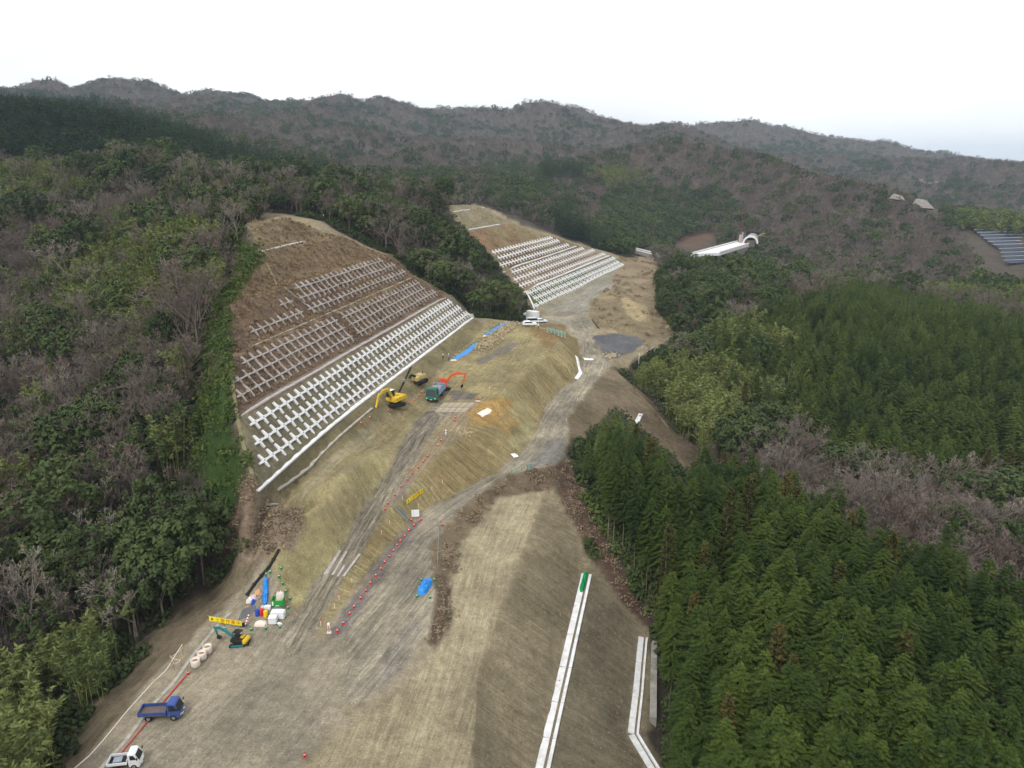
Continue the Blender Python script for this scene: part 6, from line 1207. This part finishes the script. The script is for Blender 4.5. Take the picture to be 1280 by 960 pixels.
# ------------------------------------------------------------------ solar field, far cut slopes, houses, masts
SOL = mat('solar_glass', (44, 52, 68), .5, .2, 0, .3, .2)
ra, rb = G(1226, 300), G(1284, 293); rd = (rb-ra); rd.z = 0; rd.normalize(); fw = Vector((rd.y, -rd.x, 0)); rzs = math.atan2(rd.y, rd.x)
tm = MB(); tm.add([(-4.7, -2.0, .9), (4.7, -2.0, .9), (4.7, 1.9, 2.3), (-4.7, 1.9, 2.3), (-4.7, -2.0, .8), (4.7, -2.0, .8), (4.7, 1.9, 2.2), (-4.7, 1.9, 2.2)], [(0, 1, 2, 3), (7, 6, 5, 4), (0, 4, 5, 1), (1, 5, 6, 2), (2, 6, 7, 3), (3, 7, 4, 0)]); tmm = tm.mesh('panel_table', SOL)
lg = MB(); [lg.cyl((x, 0, -1.5), (x, 0, 1.55), .12, n=5) for x in (-3.5, 0, 3.5)]; lgm = lg.mesh('support', STEEL)
fr_ = MB(); fr_.add([(-4.75, 1.9, 2.1), (4.75, 1.9, 2.1), (4.75, 2.05, 2.42), (-4.75, 2.05, 2.42)], [(0, 1, 2, 3)]); frm = fr_.mesh('edge_frame', P_WHITE)
rows_ = [((1211, 283), 1240), ((1213, 286), 1256), ((1216, 289.5), 1272), ((1219, 293), 1290), ((1223, 296.5), 1292), ((1227, 300), 1292), ((1232, 304), 1292), ((1237, 308), 1292), ((1243, 312), 1292), ((1250, 317), 1292), ((1252, 322), 1292), ((1254, 327), 1292), ((1256, 332), 1292)]
for i, (q, xe) in enumerate(rows_):
    p0 = G(*q); t = thing('solar_row', 'dark tilted solar panel row in the hillside solar field', 'solar panel', 'solar panel rows', p0, rzs)
    for k in range(14):
        c = p0+rd*(5+k*9.5); qx, qy, _ = proj(np.array([c.x]), np.array([c.y]), np.array([p0.z]))
        if qx[0] > xe: break
        o = kid('panel_table', tmm, t, (5+k*9.5, 0, .7+.0*k)); kid('support', lgm, o); kid('edge_frame', frm, o)
FCS = mat('sprayed_slope', (134, 128, 122), .9, .1, 0, .4, .3)
for lab, cs in (('pale concrete sprayed cut slope standing among far bare trees', [(1141, 259), (1146, 248), (1158, 250), (1168, 261)]), ('small pale cut slope left of the far dark tree', [(1112, 248), (1118, 242), (1128, 245), (1132, 251)])):
    P = [Vector(atY(x, y, 560+ (8 if i in (1, 2) else 0))) for i, (x, y) in enumerate(cs)]; c = sum(P, Vector())/4; nn = Vector((0, 3, -1)); v = [p-c for p in P]+[p-c+nn for p in P]
    solo(MB().add(v, [(0, 1, 2, 3), (7, 6, 5, 4), (0, 4, 5, 1), (1, 5, 6, 2), (2, 6, 7, 3), (3, 7, 4, 0)]), 'far_cut_slope', FCS, lab, 'slope', None, c)
HROOF = mat('house_roof', (120, 116, 116), .8); HROOF2 = mat('house_roof_red', (150, 96, 80), .8)
for i, (x, y, rf) in enumerate([(1151, 226, HROOF2), (1157, 229, HROOF), (1163, 230, HROOF), (1171, 229, HROOF), (1178, 230, HROOF), (1184, 231, HROOF), (1142, 227, HROOF)]):
    p = G(x, y); t = thing('house', ['white house with reddish roof in the far hamlet', 'white house with grey roof in the far hamlet'][0 if i == 0 else 1], 'house', 'far hamlet houses', p-Vector((0, 0, 1.5)), R3.uniform(0, 3), .6); w, d = R3.uniform(8, 12), R3.uniform(6, 8)
    MB().box((0, 0, -1), (w, d, 11)).build('wall', C_GREY, t); MB().prism([(-w/2-.7, 4.4), (w/2+.7, 4.4), (w/2-1.5, 7), (-w/2+1.5, 7)], -d/2-.7, d/2+.7).build('roof', rf, t)
    for s_ in (-.25, .25): MB().box((w*s_, -d/2-.03, 2), (1.6, .08, 1.4)).build('window', GLASS, t)
for x in (1193, 1197.5):
    p = Vector(atY(x, 198, 4450)); t = thing('relay_mast', 'tiny lattice relay mast on the farthest blue ridge', 'mast', 'relay masts', p); m_ = MB()
    for s1, s2 in ((-3, -3), (3, -3), (3, 3), (-3, 3)): m_.cyl((s1, s2, -10), (s1*.3, s2*.3, 40), .7, n=4)
    m_.build('lattice', STEEL, t); MB().box((0, 0, 34), (5, 5, 2)).build('platform', STEEL, t)
# ------------------------------------------------------------------ dead trees
DT = [limb_tree('dead_limbs', M_DEAD, h_, 3, 3, (4, 3, 3), .8, .045, .2, .6) for h_ in (9, 11)]
for i, (q, s, l) in enumerate([((168, 632), .62, 'bleached dead tree with broken limbs among the hillside bamboo'), ((188, 628), .7, 'second bleached dead tree beside the broken limbed one'), ((1048, 372), .8, 'bleached forked dead tree on the plantation hill crest'), ((1060, 372), .6, 'small bleached snag next to the forked dead tree'), ((142, 240), .8, 'tall bleached dead tree on the left hilltop wood'), ((215, 330), .8, 'bleached dead tree among the pale hillside bamboo'), ((940, 610), .7, 'pale dead trunk standing in the bare gully wood')]):
    t = thing('dead_tree', l, 'tree', None, G(*q), R3.uniform(0, 6), s); kid('trunk', DT[i % 2], t)
# ------------------------------------------------------------------ ground cover
WEED = [evergreen('weed_clump', M_WEED, 1.0, .75, 9, 12, .15, .1, .5) for _ in range(3)]; BUSH = [evergreen('bush_clump', M_EVG, 1.9, 1.1, 14, 20, .2, .1, .6) for _ in range(3)]+[limb_tree('bush_twigs', M_BARER, 2.6, 1, 4, (4, 4, 3, 3), .5, .012, .03)]; DRY = [tuft('dry_tuft', M_DRY) for _ in range(3)]; SLA = [sticks('brush_sticks', M_SLASH) for _ in range(3)]; SLAL = [sticks('pale_sticks', M_SLASH, 16, .7, .08), evergreen('dead_clump', M_SLASH, .7, .65, 8, 12, .13, .05, .5), evergreen('dead_clump', M_SLASH, .6, .8, 9, 12, .12, .05, .4)]
def cells(zs, dens, cond=None):
    m = np.isin(zone[:-1, :-1], [ZN.index(z_) for z_ in zs]); k, i = np.nonzero(m); A = (GX[i+1]-GX[i])*(GY[k+1]-GY[k]); n = rng.poisson(A*dens); k, i = np.repeat(k, n), np.repeat(i, n)
    x = GX[i]+rng.random(len(i))*(GX[i+1]-GX[i]); y = GY[k]+rng.random(len(i))*(GY[k+1]-GY[k])
    if cond is not None: c = cond(x, y); x, y = x[c], y[c]
    return x, y
def cover(name, meshes, x, y, s0, s1, label, cat='ground cover', sink=0, tilt=.1):
    scatter_nodes(name, meshes, np.stack([x, y, hsamp(H, x, y)-sink, rng.uniform(s0, s1, len(x))], 1), label, cat, tilt=tilt)
nfs = lambda x, y: (x-FS.A.x)*FS.n[0]+(y-FS.A.y)*FS.n[1]
x, y = cells(['weedy_slope'], 1.5); cover('weeds', WEED, x, y, .5, 1.3, 'bright green weeds along the left edge of the front slope', sink=.1)
x, y = cells(['cut_slope'], 2.6, lambda x, y: (nfs(x, y) > 9) & (fbm(x/4, y/4, 5, 3) > -.45)); cover('dry_grass', DRY, x, y, .5, 1.2, 'brown dry grass over the upper tiers of the front slope')
x, y = cells(['cut_slope'], 1.2, lambda x, y: nfs(x, y) <= 9); cover('short_grass', DRY, x, y, .2, .5, 'short straw grass between the bright white crosses')
x, y = cells(['back_cut_slope'], .9); cover('dry_grass', DRY, x, y, .4, .9, 'pale dry grass on the far cut slope')
x, y = cells(['fill_slope', 'embankment'], 1.3, lambda x, y: ((x > 2) | (y < 95)) & (fbm(x/5, y/5, 9, 3) > -.2)); cover('dry_grass', DRY, x, y, .2, .5, 'short straw tufts on the stepped embankment')
x, y = cells(['cleared_slope', 'bank'], 1.3, lambda x, y: x > -18); x2, y2 = cells(['cleared_slope'], 3.4, lambda x, y: x < -25); x, y = np.concatenate([x, x2]), np.concatenate([y, y2]); cover('cut_brush', SLA+SLAL, x, y, .5, 1.2, 'tangle of cut brush and twigs on the cleared strips', 'brush', tilt=.3)
x, y = cells(['clearing', 'spoil_hill'], .3, lambda x, y: fbm(x/9, y/9, 33, 3) > -.15); cover('cut_brush', SLA+SLAL, x, y, .6, 1.5, 'scattered felled brush on the tan clearing', 'brush', tilt=.3)
x, y = cells(['yard', 'haul_road', 'terrace', 'platform', 'fill_slope', 'site_track', 'bank'], .28); cover('loose_stones', RK, x, y, .06, .22, 'loose stones strewn over the bare ground', 'stones', sink=.01, tilt=1.5)
TW = [limb_tree('scrub_twigs', m_, 3.2, 1.2, 4, (4, 4, 4, 4), .5, .02, .03) for m_ in (M_BAR, M_BARER)]
x, y = cells(['embankment'], .30, lambda x, y: (proj(x, y, hsamp(H, x, y))[0] > 775) & (rng.random(len(x)) < np.clip((proj(x, y, hsamp(H, x, y))[0]-770)/70, 0, 1))); cover('scrub', TW, x, y, .6, 1.3, 'grey scrub on the lower embankment beside the bamboo', 'scrub')
# bushes under the wood's edge
X_ = rng.uniform(-75, 70, 60000); Y_ = rng.uniform(45, 330, 60000); dS_ = pdist(SITE, X_, Y_); iz = np.clip(np.searchsorted(GX, X_)-1, 0, NX-1); kz = np.clip(np.searchsorted(GY, Y_)-1, 0, NY-1)
ok = (~pip(SITE, X_, Y_)) & (dS_ > .8) & (dS_ < 16) & (zone[kz, iz] == 0) & (rng.random(60000) < np.clip(1.3-dS_/12, .3, 1)*.8)
X_, Y_ = X_[ok], Y_[ok]; qx, qy, _ = proj(X_, Y_, hsamp(H, X_, Y_)+1.5); ok = ~pip(SITEPX, qx, qy); cover('undergrowth', BUSH, X_[ok], Y_[ok], .5, 1.15, 'mixed undergrowth along the wood edges', 'undergrowth', .1)
X_ = rng.uniform(8, 40, 1500); Y_ = rng.uniform(70, 122, 1500); qx, qy, _ = proj(X_, Y_, hsamp(H, X_, Y_)); ok = pip(np.array([(715, 600), (735, 590), (800, 660), (830, 720), (815, 780), (765, 690)], float), qx, qy); cover('weeds', WEED, X_[ok], Y_[ok], .8, 1.8, 'bright green undergrowth at the feet of the near cypresses', sink=.1)
# ------------------------------------------------------------------ air
hx0, hx1, hy0, hy1, hz0, hz1 = GX[0]-50, GX[-1]+50, GY[0]-50, GY[-1]+50, float(H.min())-14, max(float(H.max()), CZ)+60
hv = [(x, y, z) for z in (hz0, hz1) for x, y in ((hx0, hy0), (hx1, hy0), (hx1, hy1), (hx0, hy1))]
HM = bpy.data.materials.new('air'); HM.use_nodes = True; ht = HM.node_tree; ht.nodes.clear(); ho = ht.nodes.new('ShaderNodeOutputMaterial'); hv_ = ht.nodes.new('ShaderNodeVolumePrincipled'); hv_.inputs['Color'].default_value = (.66, .82, 1.0, 1); hv_.inputs['Density'].default_value = 1.15e-4; hv_.inputs['Anisotropy'].default_value = .1; ht.links.new(hv_.outputs[0], ho.inputs['Volume'])
ho_ = MB().add(hv, [(3, 2, 1, 0), (4, 5, 6, 7), (0, 1, 5, 4), (1, 2, 6, 5), (2, 3, 7, 6), (3, 0, 4, 7)]).build('haze', HM, None); tag(ho_, 'thin pale haze over the valley', 'haze', kind='stuff')
